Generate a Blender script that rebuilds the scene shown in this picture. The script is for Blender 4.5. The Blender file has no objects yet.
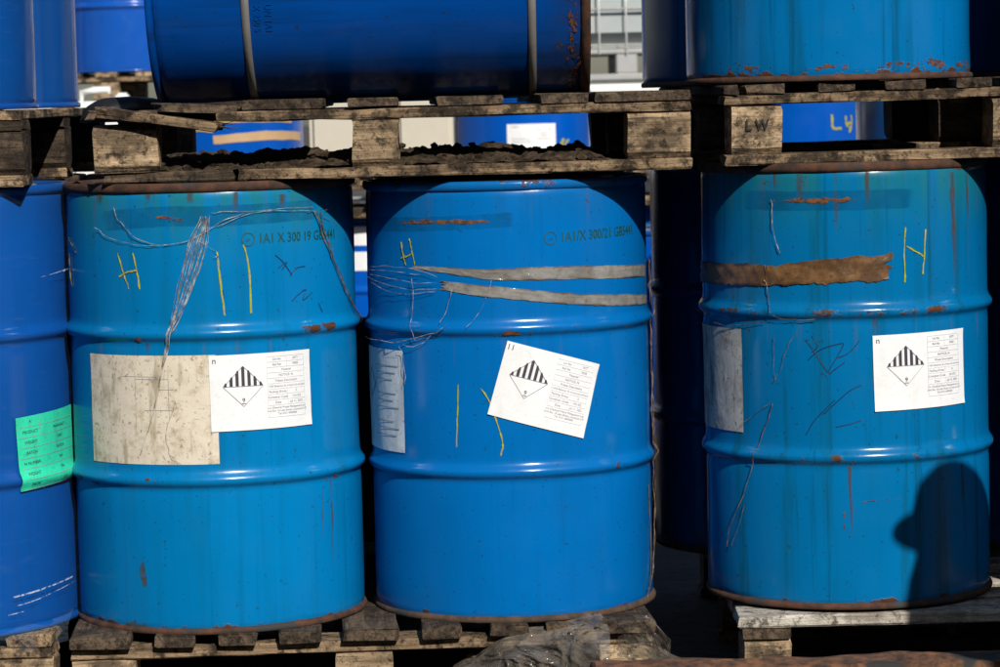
import bpy, bmesh, math, random
from mathutils import Vector, Matrix, noise
PI = math.pi
R = math.radians
random.seed(7)
scn = bpy.context.scene
col = scn.collection

# ------------------------------------------------------------------ camera
cd = bpy.data.cameras.new('camera'); cam = bpy.data.objects.new('camera', cd); col.objects.link(cam)
cd.sensor_width = 36.0; cd.lens = 104.9; cd.clip_end = 500; cd.clip_start = 0.1
cam.matrix_world = (Matrix.Translation((0, -5.6, 1.5)) @ Matrix.Rotation(PI/2 - 0.0820, 4, 'X')
                    @ Matrix.Rotation(-0.0259, 4, 'Z'))
cd.dof.use_dof = True; cd.dof.focus_distance = 5.5; cd.dof.aperture_fstop = 11
scn.camera = cam
# ------------------------------------------------------------------ world, sun, exposure
SUN_AZ, SUN_EL = 19.0, 34.0          # degrees to the right of straight behind the camera, height above horizon
w = bpy.data.worlds.new('World'); scn.world = w; w.use_nodes = True
nt = w.node_tree
sky = nt.nodes.new('ShaderNodeTexSky'); sky.sky_type = 'NISHITA'; sky.sun_disc = False
sky.sun_elevation = R(SUN_EL)
to_sun = Vector((math.sin(R(SUN_AZ))*math.cos(R(SUN_EL)), -math.cos(R(SUN_AZ))*math.cos(R(SUN_EL)), math.sin(R(SUN_EL))))
sky.sun_rotation = math.atan2(to_sun.x, to_sun.y)
bg = nt.nodes['Background']; bg.inputs[1].default_value = 0.05
nt.links.new(sky.outputs[0], bg.inputs[0])
sl = bpy.data.lights.new('sun', 'SUN'); sl.energy = 5.0; sl.angle = R(0.53); sl.color = (1.0, 0.965, 0.91)
sun = bpy.data.objects.new('sun', sl); col.objects.link(sun); sun.location = (3, -8, 8)
sun.rotation_euler = to_sun.to_track_quat('Z', 'Y').to_euler()
scn.view_settings.view_transform = 'Standard'; scn.view_settings.look = 'None'
scn.view_settings.exposure = 0.04; scn.view_settings.gamma = 1.0
scn.view_settings.use_curve_mapping = False

# ------------------------------------------------------------------ object helpers
def link(name, me, mat=None, parent=None, loc=(0, 0, 0), rot=(0, 0, 0)):
    o = bpy.data.objects.new(name, me); col.objects.link(o)
    if mat is not None and not me.materials: me.materials.append(mat)
    o.parent = parent; o.location = loc; o.rotation_euler = rot
    return o
def tag(o, label=None, cat=None, group=None, kind=None):
    if label: o['label'] = label
    if cat: o['category'] = cat
    if group: o['group'] = group
    if kind: o['kind'] = kind
    return o
def empty(name, loc, rot=(0, 0, 0)):
    o = bpy.data.objects.new(name, None); col.objects.link(o)
    o.location = loc; o.rotation_euler = rot; o.empty_display_size = .1
    return o
def mesh(name, vs, fs, mat=None, smooth=False, uv=None):
    me = bpy.data.meshes.new(name); me.from_pydata([tuple(v) for v in vs], [], fs)
    if smooth: me.polygons.foreach_set('use_smooth', [True]*len(fs))
    if uv:
        l = me.uv_layers.new(name='UVMap')
        for lp in me.loops: l.data[lp.index].uv = uv[lp.vertex_index]
    if mat: me.materials.append(mat)
    me.update(); return me

# ------------------------------------------------------------------ material helpers
class NT:
    def __init__(s, name):
        s.m = bpy.data.materials.new(name); s.m.use_nodes = True
        s.t = s.m.node_tree; s.p = s.t.nodes['Principled BSDF']; s.out = s.t.nodes['Material Output']
        s.tc = s.n('ShaderNodeTexCoord')
    def n(s, typ, **kw):
        k = s.t.nodes.new(typ)
        for a, b in kw.items(): setattr(k, a, b)
        return k
    def put(s, sock, v):
        if hasattr(v, 'is_linked') or hasattr(v, 'links'): s.t.links.new(v, sock)
        elif isinstance(v, tuple) and len(v) == 3 and sock.type == 'RGBA': sock.default_value = (*v, 1)
        else: sock.default_value = v
    def math(s, op, a, b=0.0, clamp=False):
        k = s.n('ShaderNodeMath', operation=op); k.use_clamp = clamp
        s.put(k.inputs[0], a); s.put(k.inputs[1], b); return k.outputs[0]
    def coords(s, kind='Object', scale=(1, 1, 1), rnd=True, off=(0, 0, 0)):
        mp = s.n('ShaderNodeMapping'); mp.inputs['Scale'].default_value = scale
        s.t.links.new(s.tc.outputs[kind], mp.inputs['Vector'])
        if rnd:
            oi = s.n('ShaderNodeObjectInfo'); v = s.n('ShaderNodeVectorMath', operation='SCALE')
            v.inputs[0].default_value = (17.3, 9.1, 13.7)
            s.t.links.new(oi.outputs['Random'], v.inputs['Scale'])
            s.t.links.new(v.outputs[0], mp.inputs['Location'])
        else: mp.inputs['Location'].default_value = off
        return mp.outputs[0]
    def noise(s, vec, scale, detail=4, rough=.55, dist=0.0):
        k = s.n('ShaderNodeTexNoise'); k.inputs['Scale'].default_value = scale; k.inputs['Detail'].default_value = detail
        k.inputs['Roughness'].default_value = rough; k.inputs['Distortion'].default_value = dist
        s.t.links.new(vec, k.inputs['Vector']); return k.outputs[0]
    def ramp(s, v, lo, hi, a=0.0, b=1.0):
        k = s.n('ShaderNodeMapRange'); k.interpolation_type = 'SMOOTHSTEP'
        s.put(k.inputs[0], v); k.inputs[1].default_value = lo; k.inputs[2].default_value = hi
        k.inputs[3].default_value = a; k.inputs[4].default_value = b; return k.outputs[0]
    def mix(s, f, a, b, mode='MIX'):
        k = s.n('ShaderNodeMix', data_type='RGBA', blend_type=mode)
        s.put(k.inputs[0], f); s.put(k.inputs[6], a); s.put(k.inputs[7], b); return k.outputs[2]
    def sep(s, vec):
        k = s.n('ShaderNodeSeparateXYZ'); s.t.links.new(vec, k.inputs[0]); return k.outputs
    def bump(s, h, dist, strength=1.0, nrm=None):
        k = s.n('ShaderNodeBump'); k.inputs['Distance'].default_value = dist; k.inputs['Strength'].default_value = strength
        s.t.links.new(h, k.inputs['Height'])
        if nrm is not None: s.t.links.new(nrm, k.inputs['Normal'])
        return k.outputs[0]
    def setp(s, **kw):
        for a, b in kw.items(): s.put(s.p.inputs[a.replace('_', ' ')], b)
        return s.m
    def alpha(s, v):                       # mix with transparent
        tr = s.n('ShaderNodeBsdfTransparent'); mx = s.n('ShaderNodeMixShader')
        s.put(mx.inputs[0], v); s.t.links.new(tr.outputs[0], mx.inputs[1]); s.t.links.new(s.p.outputs[0], mx.inputs[2])
        s.t.links.new(mx.outputs[0], s.out.inputs[0])

def m_paint(name, base, grime=(.0, .05, .055), streak=.5, rust=.5, speck=.6, rough=.21, smooth=False, topc=None):
    k = NT(name); ob = k.tc.outputs['Object']; v = k.coords()
    z = k.sep(ob)[2]
    c = k.mix(k.ramp(k.noise(v, 2.2, 3), .3, .7), base, tuple(x*.86 for x in base))
    vs = k.coords(scale=(9, 9, .55))
    st = k.ramp(k.noise(vs, 2.6, 5, .6), .50, .72)
    c = k.mix(k.math('MULTIPLY', st, streak), c, grime)
    vs2 = k.coords(scale=(34, 34, .7))
    st2 = k.ramp(k.noise(vs2, 2.0, 4, .6), .56, .74)
    c = k.mix(k.math('MULTIPLY', st2, streak*.85), c, tuple(.6*x for x in grime))
    # grime band that collects under the top rim
    top = k.ramp(z, .70 if topc else .76, .865)
    c = k.mix(k.math('MULTIPLY', k.math('MULTIPLY', top, k.ramp(k.noise(vs, 4, 5), .3, .6)), min(1, streak*1.5) if not topc else .9), c, topc or (grime[0]+.012, grime[1]*1.15, grime[2]*.95))
    sp = k.ramp(k.noise(v, 95, 3, .6), .655, .70)
    c = k.mix(k.math('MULTIPLY', sp, speck), c, (.012, .03, .035))
    sc = k.ramp(k.noise(k.coords(scale=(1, 1, 3.0)), 38, 4, .7), .68, .73)
    c = k.mix(k.math('MULTIPLY', sc, speck*.8), c, (.0, .07, .09))
    # rust: on the hoops, at both rims, a few loose chips
    hoop = k.math('ADD', k.ramp(k.math('ABSOLUTE', k.math('SUBTRACT', z, .581)), .016, .004),
                  k.ramp(k.math('ABSOLUTE', k.math('SUBTRACT', z, .298)), .016, .004))
    rim = k.math('ADD', k.ramp(z, .835, .862), k.ramp(z, .035, .015))
    zone = k.math('ADD', hoop if not smooth else k.math('MULTIPLY', hoop, 0.0), k.math('MULTIPLY', rim, 1.15))
    rn = k.noise(v, 24, 6, .65)
    rn2 = k.noise(v, 5.5, 2)
    rm = k.math('ADD', k.math('MULTIPLY', zone, .13+.10*rust), k.math('MULTIPLY', rn2, .30))
    rm = k.ramp(k.math('ADD', k.math('MULTIPLY', rn, .62), rm), .735-.07*rust, .775-.07*rust)
    rcol = k.mix(k.noise(v, 70, 4), (.035, .017, .009), (.115, .045, .016))
    # rust runs below the hoops
    run = k.math('MULTIPLY', k.ramp(k.noise(k.coords(scale=(34, 34, 1.2)), 1.7, 3), .58, .72),
                 k.math('ADD', k.ramp(k.math('ABSOLUTE', k.math('SUBTRACT', z, .82)), .07, .0), k.ramp(k.math('ABSOLUTE', k.math('SUBTRACT', z, .545)), .05, .0)))
    c = k.mix(k.math('MULTIPLY', run, .75*rust, True), c, (.09, .055, .03))
    c = k.mix(rm, c, rcol)
    rg = k.math('ADD', k.ramp(k.noise(v, 14, 4), .3, .7, rough*.8, rough*1.3), k.math('MULTIPLY', rm, .45))
    h = k.math('ADD', k.noise(v, 3.2, 2), k.math('MULTIPLY', k.noise(v, 130, 2), .025))
    b = k.bump(h, .006, .55)
    b = k.bump(k.math('ADD', rm, k.math('MULTIPLY', sp, .0)), .0012, .6, b)
    return k.setp(Base_Color=c, Roughness=rg, Normal=b, Specular_IOR_Level=.32, Coat_Weight=.06, Coat_Roughness=.1)
def m_rust(name, a=(.035, .016, .009), b=(.17, .062, .022), sc=28):
    k = NT(name); v = k.coords()
    c = k.mix(k.ramp(k.noise(v, sc, 6, .65), .3, .7), a, b)
    c = k.mix(k.ramp(k.noise(v, 9, 3), .58, .66), c, (.03, .028, .027))
    return k.setp(Base_Color=c, Roughness=.85, Normal=k.bump(k.noise(v, 90, 5, .7), .002, .8))
def m_wood(name, light, dark, stain=(.03, .022, .016), amt=.6):
    k = NT(name); oi = k.n('ShaderNodeObjectInfo')
    v = k.coords(scale=(1.0, 9, 9)); v2 = k.coords()
    g = k.noise(v, 5.5, 6, .65, .6)
    c = k.mix(k.ramp(g, .3, .68), dark, light)
    fine = k.noise(k.coords(scale=(2.5, 60, 60)), 3, 3)
    c = k.mix(k.ramp(fine, .56, .70, 0, .7), c, tuple(.35*x for x in dark))
    c = k.mix(k.ramp(k.noise(v2, 13, 6, .72), .44, .60, 0, amt), c, stain)
    c = k.mix(k.ramp(k.noise(v2, 48, 5, .75), .50, .64, 0, .85), c, tuple(.5*x for x in stain))
    hs = k.n('ShaderNodeHueSaturation'); k.put(hs.inputs['Color'], c)
    k.put(hs.inputs['Value'], k.ramp(oi.outputs['Random'], 0, 1, .72, 1.25))
    k.put(hs.inputs['Saturation'], .95)
    h = k.math('ADD', k.math('MULTIPLY', fine, .6), k.math('ADD', g, k.noise(v2, 70, 4, .7)))
    return k.setp(Base_Color=hs.outputs[0], Roughness=.9, Normal=k.bump(h, .006, .8), Specular_IOR_Level=.2)
def m_plain(name, c, rough=.6, var=.15, sc=20, bump=.0, metal=0.0, alpha=None, spec=.5):
    k = NT(name); v = k.coords()
    cc = k.mix(k.noise(v, sc, 5), tuple(x*(1-var) for x in c), tuple(min(1, x*(1+var)) for x in c))
    kw = dict(Base_Color=cc, Roughness=rough, Metallic=metal, Specular_IOR_Level=spec)
    if bump: kw['Normal'] = k.bump(k.noise(v, sc*3, 4), bump, .7)
    m = k.setp(**kw)
    if alpha is not None: k.alpha(alpha)
    return m
def m_patch(name, ca, cb, lo, hi, sc=40, edge=.25, rough=.7, strength=1.0, bump=.001, stretch=(1, 1, 1)):
    """worn, flaking patch: noise decides where it is still there, thinning to the rim of the patch"""
    k = NT(name); v = k.coords(scale=stretch); u = k.sep(k.tc.outputs['UV'])
    n = k.noise(v, sc, 6, .68)
    def fade(x): return k.ramp(k.math('ABSOLUTE', k.math('SUBTRACT', x, .5)), .5-edge, .5, 0.0, .3)
    a = k.math('SUBTRACT', n, k.math('ADD', fade(u[0]), fade(u[1])))
    a = k.math('MULTIPLY', k.ramp(a, lo, hi), strength)
    c = k.mix(k.ramp(k.noise(v, sc*1.7, 4), .35, .65), ca, cb)
    k.setp(Base_Color=c, Roughness=rough, Normal=k.bump(n, bump, .7)); k.alpha(a)
    return k.m
def m_film(name, tint=(.85, .9, .95), cover=.16, scale=(1, 1, 10), sc=9, rough=.12):
    k = NT(name); v = k.coords(scale=scale)
    n = k.noise(v, sc, 6, .7, .5); n2 = k.noise(k.coords(), 13, 4, .6, 1.5)
    lw = k.n('ShaderNodeLayerWeight'); lw.inputs[0].default_value = .25
    a = k.math('ADD', k.math('MULTIPLY', lw.outputs[0], .5 if cover > .1 else .05), k.math('ADD', k.ramp(n, .57, .8, cover*.3, cover*2.2), k.ramp(n2, .6, .8, 0, cover)), True)
    k.setp(Base_Color=tint, Roughness=rough, Normal=k.bump(k.math('ADD', n, n2), .006, .7)); k.alpha(a)
    return k.m

BLUE1 = (.0004, .170, .420); BLUE2 = (.0004, .134, .420); BLUE3 = (.0004, .142, .352)
M = dict(
    d1=m_paint('teal_blue_paint', BLUE1, (.003, .085, .14), .26, .55, .6, topc=(.012, .155, .18)),
    d2=m_paint('blue_paint', BLUE2, (.002, .06, .16), .16, .32, .55),
    d3=m_paint('weathered_blue_paint', BLUE3, (.004, .062, .078), .62, .62, .6, topc=(.008, .135, .165)),
    d0=m_paint('royal_blue_paint', (.0005, .072, .32), (.002, .03, .12), .15, .0, .3),
    dl=m_paint('deep_blue_paint', (.0005, .060, .30), (.003, .02, .05), .45, .0, .75, smooth=True),
    du=m_paint('worn_blue_paint', (.0005, .140, .37), (.004, .05, .07), .55, .85, .6),
    db=m_paint('plain_blue_paint', (.0005, .080, .42), (.002, .03, .12), .12, .0, .3),
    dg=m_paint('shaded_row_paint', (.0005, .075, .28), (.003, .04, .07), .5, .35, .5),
    rust=m_rust('rusty_rim', (.024, .012, .008), (.095, .036, .015)), rust2=m_rust('rusty_beam', (.03, .018, .012), (.20, .085, .035), 34),
    rim_brown=m_rust('brown_rim', (.03, .02, .014), (.10, .055, .03)),
    bluerim=m_paint('blue_rim', (.003, .07, .35), rust=.0),
    wood=m_wood('weathered_pallet_wood', (.33, .222, .122), (.11, .07, .038), (.018, .013, .009), .9),
    wood_dark=m_wood('grimy_and_shaded_pallet_wood', (.14, .096, .060), (.048, .033, .021), (.02, .015, .011), .75),
    wood_pale=m_wood('pale_pallet_wood', (.50, .46, .39), (.27, .23, .18), (.08, .065, .05), .5),
    wood_tan=m_wood('tan_block_wood', (.45, .315, .18), (.20, .135, .075), (.03, .021, .014), .75),
    soil=None, paper=None)
def soil_mat():
    k = NT('dry_soil'); v = k.coords(rnd=False)
    c = k.mix(k.ramp(k.noise(v, 30, 6, .7), .35, .68), (.022, .015, .010), (.105, .075, .048))
    c = k.mix(k.ramp(k.noise(v, 14, 4), .62, .7), c, (.045, .055, .012))
    return k.setp(Base_Color=c, Roughness=1.0, Normal=k.bump(k.noise(v, 120, 6, .75), .006, 1.0), Specular_IOR_Level=.1)
M['soil'] = soil_mat()
def paper_mat(name, c, stain, amt, sc=30):
    k = NT(name); v = k.coords()
    cc = k.mix(k.ramp(k.noise(v, sc, 6, .7), .45, .72, 0, amt), c, stain)
    cc = k.mix(k.ramp(k.noise(k.coords(scale=(3, 3, .6)), 14, 4), .52, .7, 0, amt), cc, tuple(.8*x for x in stain))
    cc = k.mix(k.ramp(k.noise(v, 150, 3), .58, .70, 0, amt*.9), cc, tuple(.35*x for x in stain))
    return k.setp(Base_Color=cc, Roughness=.55, Normal=k.bump(k.math('ADD', k.noise(v, 9, 3, .5, .8), k.math('MULTIPLY', k.noise(v, 40, 3), .15)), .006, .5))
M['paper'] = paper_mat('white_label_paper', (.74, .74, .735), (.66, .65, .62), .16)
M['paper_old'] = paper_mat('stained_label_paper', (.64, .57, .45), (.33, .25, .15), .7)
M['paper_grey'] = paper_mat('dirty_grey_label_paper', (.42, .41, .38), (.17, .13, .09), .85, 14)
M['paper_side'] = paper_mat('pale_grey_label_paper', (.58, .62, .64), (.4, .45, .48), .6)
M['green'] = paper_mat('mint_green_label_paper', (.02, .62, .36), (.03, .40, .24), .35)
M['ink'] = m_plain('dark_print', (.035, .03, .045), .6)
M['ink_grey'] = m_plain('grey_print', (.30, .30, .33), .6)
M['ink_pale'] = m_plain('pale_grey_rule', (.64, .64, .66), .6)
M['stencil'] = m_patch('worn_green_stencil', (.002, .05, .045), (.003, .075, .05), .33, .44, 160, .0, .6, .9, .0)
M['chalk'] = m_patch('yellow_crayon', (.42, .36, .014), (.28, .29, .02), .27, .45, 150, .08, .8, .95, .0)
M['pen'] = m_patch('dark_marker', (.0, .012, .05), (.003, .02, .06), .3, .42, 120, .0, .5, .9, .0)
M['rustpatch'] = m_patch('rust_scrape', (.04, .018, .009), (.17, .055, .016), 0.49, .56, 60, .35, .9, 1.0, .002, (1, 1, 1.6))
M['rustheavy'] = m_patch('rust_band', (.05, .022, .01), (.20, .065, .018), .40, .47, 55, .40, .9, 1.0, .002, (1, 1, 1.6))
M['dirtpatch'] = m_patch('dirty_scuff', (.03, .05, .05), (.06, .065, .05), .44, .62, 30, .4, .8, .75)
M['cleartape'] = m_patch('aged_clear_tape', (.002, .085, .20), (.003, .13, .33), .25, .60, 9, .10, .2, .42, .001)
def m_tape(name, ca, cb, dirt, rough, tear):
    """packing tape: streaks and wrinkles along the strip, edges nibbled away here and there"""
    k = NT(name)
    def uvn(su, sv, sc, det=4):
        mp = k.n('ShaderNodeMapping'); mp.inputs['Scale'].default_value = (su, sv, 1); k.t.links.new(k.tc.outputs['UV'], mp.inputs[0])
        oi = k.n('ShaderNodeObjectInfo'); v = k.n('ShaderNodeVectorMath', operation='SCALE'); v.inputs[0].default_value = (7, 3, 5)
        k.t.links.new(oi.outputs['Random'], v.inputs['Scale']); k.t.links.new(v.outputs[0], mp.inputs['Location'])
        return k.noise(mp.outputs[0], sc, det, .62)
    v_ = k.sep(k.tc.outputs['UV'])
    ob = k.coords(); st = k.noise(ob, 26, 5, .6); fi = uvn(14, 9, 1.0, 4); bl = k.noise(ob, 75, 5, .7)
    c = k.mix(k.ramp(st, .36, .64), ca, cb)
    c = k.mix(k.ramp(fi, .55, .75, 0, .4), c, dirt); c = k.mix(k.ramp(bl, .56, .68, 0, .6), c, tuple(1.2*x for x in dirt))
    ev = k.math('ABSOLUTE', k.math('SUBTRACT', v_[1], .5))
    c = k.mix(k.math('MULTIPLY', k.ramp(ev, .32, .5), k.ramp(k.noise(ob, 18, 3), .4, .6)), c, dirt)
    hole = k.ramp(k.noise(ob, 34, 4, .6), .235, .27)
    k.setp(Base_Color=c, Roughness=rough, Normal=k.bump(k.math('ADD', st, bl), .002, .5), Specular_IOR_Level=.6); k.alpha(hole)
    return k.m
M['tape2'] = m_tape('grey_packing_tape', (.165, .155, .14), (.25, .24, .22), (.085, .06, .036), .15, .8)
M['tape3'] = m_tape('brown_packing_tape', (.085, .042, .017), (.19, .098, .040), (.022, .011, .006), .34, .55)
def m_run():
    """thin rusty run: strongest where it starts, thinning out downwards and to both sides"""
    k = NT('rust_run'); u = k.sep(k.tc.outputs['UV']); v = k.coords(scale=(1, 1, .15))
    side = k.ramp(k.math('ABSOLUTE', k.math('SUBTRACT', u[1], .5)), .5, .05); n = k.ramp(k.noise(v, 120, 4, .6), .35, .65)
    a = k.math('MULTIPLY', k.math('MULTIPLY', k.ramp(u[0], 1.0, .25), side), k.math('MULTIPLY', n, .8))
    k.setp(Base_Color=k.mix(k.noise(v, 60, 3), (.03, .03, .02), (.10, .05, .02)), Roughness=.8); k.alpha(a); return k.m
M['run'] = m_run()
M['film_far'] = m_film('shiny_film', (.45, .6, .75), .05)
M['film'] = m_film('stretch_film', (.4, .55, .72), .028)
def m_wrap(name, c, a0):
    """dusty clear wrap: see-through where it is thin, glossy on the creases"""
    k = NT(name); v = k.coords(); lw = k.n('ShaderNodeLayerWeight'); lw.inputs[0].default_value = .35
    n = k.noise(v, 26, 5, .7); cc = k.mix(k.ramp(n, .4, .65), c, tuple(.5*x for x in c))
    k.setp(Base_Color=cc, Roughness=.12, Specular_IOR_Level=.9, Normal=k.bump(k.noise(v, 38, 3, .5, 1.0), .008, .7))
    k.alpha(k.math('ADD', k.math('MULTIPLY', lw.outputs[1], .45), k.ramp(k.noise(v, 10, 4), .3, .7, a0-.2, a0+.2), True)); return k.m
M['film_dull'] = m_wrap('dusty_crumpled_film', (.27, .23, .185), .30)
def m_strand(name, ca, cb, lo):
    k = NT(name); v = k.coords(); n = k.noise(v, 22, 5, .7)
    k.setp(Base_Color=k.mix(k.ramp(k.noise(v, 60, 3), .35, .65), ca, cb), Roughness=.25); k.alpha(k.ramp(n, .36, .56, lo, 1.0)); return k.m
M['strand'] = m_strand('dry_plastic_strand', (.18, .15, .11), (.55, .53, .48), .12)
M['strand_dark'] = m_strand('brown_strand', (.07, .045, .028), (.24, .17, .10), .25)
M['strap'] = m_plain('grey_steel_strapping', (.25, .24, .22), .5, .25, 40, metal=.3)
M['tan_tape'] = m_plain('tan_tape', (.46, .30, .16), .4, .2)
M['white_plastic'] = m_plain('white_plastic', (.72, .73, .70), .35, .06)
M['tank_plastic'] = m_plain('cloudy_tank_plastic', (.36, .39, .38), .35, .08)
M['cream_plastic'] = m_plain('cream_plastic', (.50, .46, .37), .4, .06)
M['galv'] = m_plain('galvanised_tube', (.60, .60, .57), .35, .1, metal=.6)
M['black'] = m_plain('black_plastic', (.012, .012, .013), .45, .3, 12, .004)
M['skin'] = m_plain('skin', (.48, .29, .21), .5, .08, 14)
M['cloth'] = m_plain('dark_work_jacket', (.03, .035, .045), .9, .25, 60, .002)
M['trousers'] = m_plain('grey_trousers', (.07, .07, .075), .9, .25, 60, .002)
M['cap'] = m_plain('navy_cap', (.02, .025, .06), .8, .2, 60)

# ------------------------------------------------------------------ ground
def ground_mat():
    k = NT('yard_ground'); v = k.coords(rnd=False)
    c = k.mix(k.ramp(k.noise(v, .8, 6, .6), .35, .65), (.045, .042, .038), (.085, .077, .066))
    c = k.mix(k.ramp(k.noise(v, 16, 5, .7), .5, .7), c, (.03, .026, .022))
    return k.setp(Base_Color=c, Roughness=.95, Normal=k.bump(k.noise(v, 40, 6, .7), .01, .8))
def slab_mat():
    k = NT('dirty_concrete'); v = k.coords(rnd=False)
    c = k.mix(k.ramp(k.noise(v, 2.5, 6, .65), .35, .65), (.05, .043, .035), (.10, .09, .075))
    c = k.mix(k.ramp(k.noise(v, 22, 6, .7), .48, .68), c, (.03, .024, .018))
    return k.setp(Base_Color=c, Roughness=.95, Normal=k.bump(k.noise(v, 60, 6, .7), .006, .8))
g = 160.0
tag(link('ground', mesh('ground', [(-g, -g, 0), (g, -g, 0), (g, g, 0), (-g, g, 0)], [(0, 1, 2, 3)]), ground_mat()), kind='structure')
def box_me(name, x0, x1, y0, y1, z0, z1, bev=0.0, seg=2):
    bm = bmesh.new(); bmesh.ops.create_cube(bm, size=1)
    for v in bm.verts: v.co = Vector(((x0+x1)/2+v.co.x*(x1-x0), (y0+y1)/2+v.co.y*(y1-y0), (z0+z1)/2+v.co.z*(z1-z0)))
    if bev: bmesh.ops.bevel(bm, geom=bm.edges[:], offset=bev, segments=seg, affect='EDGES')
    me = bpy.data.meshes.new(name); bm.to_mesh(me); bm.free(); return me
SLAB = .318
tag(link('platform', box_me('platform', -5, 5, -.42, 2.0, -.02, SLAB, .012), slab_mat()), kind='structure')

# unseen metal shed behind the camera, added to block low sky and deepen shadows
def warehouse():
    t = empty('warehouse', (0, -9.8, 0)); tag(t, 'dark metal clad warehouse across the yard, facing the drum stacks', 'building')
    clad = m_plain('dark_grey_cladding', (.05, .055, .06), .6, .2, 3)
    vs, fs = [], []; n = 240; x = -20.0
    for i in range(n+1):
        y = (0, 0, .04, .04)[i % 4]; vs += [(x, y, 0), (x, y, 5.8)]
        if i: fs.append((2*i-2, 2*i-1, 2*i+1, 2*i))
        x += 40/n
    link('wall', mesh('wall', vs, fs), clad, t)
    link('roof', box_me('roof', -20.2, 20.2, -10, .25, 5.8, 5.92, .01), clad, t)
    link('side_wall', box_me('side_wall', -20, -19.9, -10, -.01, 0, 5.8), clad, t); link('side_wall', box_me('side_wall', 19.9, 20, -10, -.01, 0, 5.8), clad, t)
    dr = link('roller_door', box_me('roller_door', -9, -5, .045, .09, 0, 4.0, .01), m_plain('grey_roller_door', (.12, .125, .13), .5), t)
    for k in range(20): link('door_slat', box_me('door_slat', -8.95, -5.05, .092, .11, .05+.195*k, .22+.195*k, .006, 1) if k == 0 else dr.children[0].data, dr.data.materials[0], dr, (0, 0, 0 if k == 0 else .195*k))
warehouse()
# ------------------------------------------------------------------ drums
RB, HD = .2862, .872
def hoop_profile(zc):
    return [(zc-.034, RB), (zc-.024, RB-.0008), (zc-.018, RB-.0010), (zc-.0135, RB+.0004), (zc-.0100, RB+.0034), (zc-.0065, RB+.0068), (zc-.0025, RB+.0088),
            (zc+.0015, RB+.0093), (zc+.0055, RB+.0083), (zc+.0095, RB+.0058), (zc+.014, RB+.0028), (zc+.019, RB+.0008), (zc+.026, RB+.0001), (zc+.036, RB)]
PROFILE = [(.010, RB-.003), (.016, RB-.0005), (.024, RB)] + [(z, RB) for z in (.08, .13, .18, .23)] + hoop_profile(.298) + \
          [(z, RB) for z in (.36, .40, .44, .48, .52)] + hoop_profile(.581) + [(z, RB) for z in (.645, .69, .73, .77, .81)] + \
          [(.84, RB), (.852, RB-.0008), (.858, RB-.004)]
SMOOTH = [(.016, RB-.004), (.024, RB-.0005), (.03, RB)] + [(.03+.05*i, RB) for i in range(1, 16)] + [(.82, RB), (.845, RB-.0008), (.858, RB-.004)]
def rad(z):
    p = PROFILE
    for (a, ra), (b, rb) in zip(p, p[1:]):
        if a <= z <= b: return ra + (rb-ra)*(z-a)/(b-a)
    return RB
def dent_at(t, z, dent, seed):
    """uneven sheet metal: gentle waves and a few shallow knocks; the labels on it follow the same surface"""
    q = Vector((math.sin(t)*1.3, math.cos(t)*1.3, z*2.2+seed*7.7))
    return dent*(noise.noise(q*1.6)+.5*noise.noise(q*4.1)+.9*max(0, noise.noise(q*2.3+Vector((9, 2, 4)))-.45))
ON = [0.0, 0]                                        # dent size and seed of the drum now being dressed
def lathe(name, prof, seg=112, dent=0.0, seed=0, closed=False, cap=False):
    vs, fs = [], []
    for z, r in prof:
        for i in range(seg):
            t = 2*PI*i/seg
            d = 0
            if dent: d = dent_at(t, z, dent, seed)
            vs.append(((r+d)*math.sin(t), -(r+d)*math.cos(t), z))
    n = len(prof)
    for j in range(n if closed else n-1):
        for i in range(seg):
            a = j*seg+i; b = j*seg+(i+1) % seg; k = (j+1) % n
            fs.append((a, b, k*seg+(i+1) % seg, k*seg+i))
    if cap:
        fs.append(tuple(range(seg-1, -1, -1))); fs.append(tuple((n-1)*seg+i for i in range(seg)))
    return mesh(name, vs, fs, smooth=True)
BODY = [lathe('drum_body', PROFILE, 112, .0022, s) for s in range(4)]
BODY_FAR = lathe('far_drum_body', PROFILE, 56, .0015, 9)
BODY_SMOOTH = lathe('smooth_drum_body', SMOOTH, 112, .0016, 5)
CH_LOW = [(.0125, RB-.002), (.0095, RB+.0036), (.007, RB+.0046), (.003, RB+.0046), (.0, RB+.0030), (.0, RB-.006), (.006, RB-.012), (.018, RB-.010)]
CH_TOP = [(HD-.020, RB-.002), (HD-.016, RB+.0040), (HD-.011, RB+.0056), (HD-.004, RB+.0054), (HD, RB+.0028), (HD, RB-.006), (HD-.006, RB-.012), (HD-.018, RB-.010)]
RIM_LOW = lathe('drum_rim_low', CH_LOW, 112, .0014, 3, True); RIM_TOP = lathe('drum_rim_top', CH_TOP, 112, .0014, 4, True)
LID = lathe('drum_lid', [(HD-.016, RB-.004), (HD-.017, .24), (HD-.013, .23), (HD-.013, .001)], 56)
BASE = lathe('drum_base', [(.014, RB-.004), (.014, .001)], 56)
BUNG = lathe('drum_bung', [(0, .036), (.010, .036), (.012, .030), (.012, .001)], 20)
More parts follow.
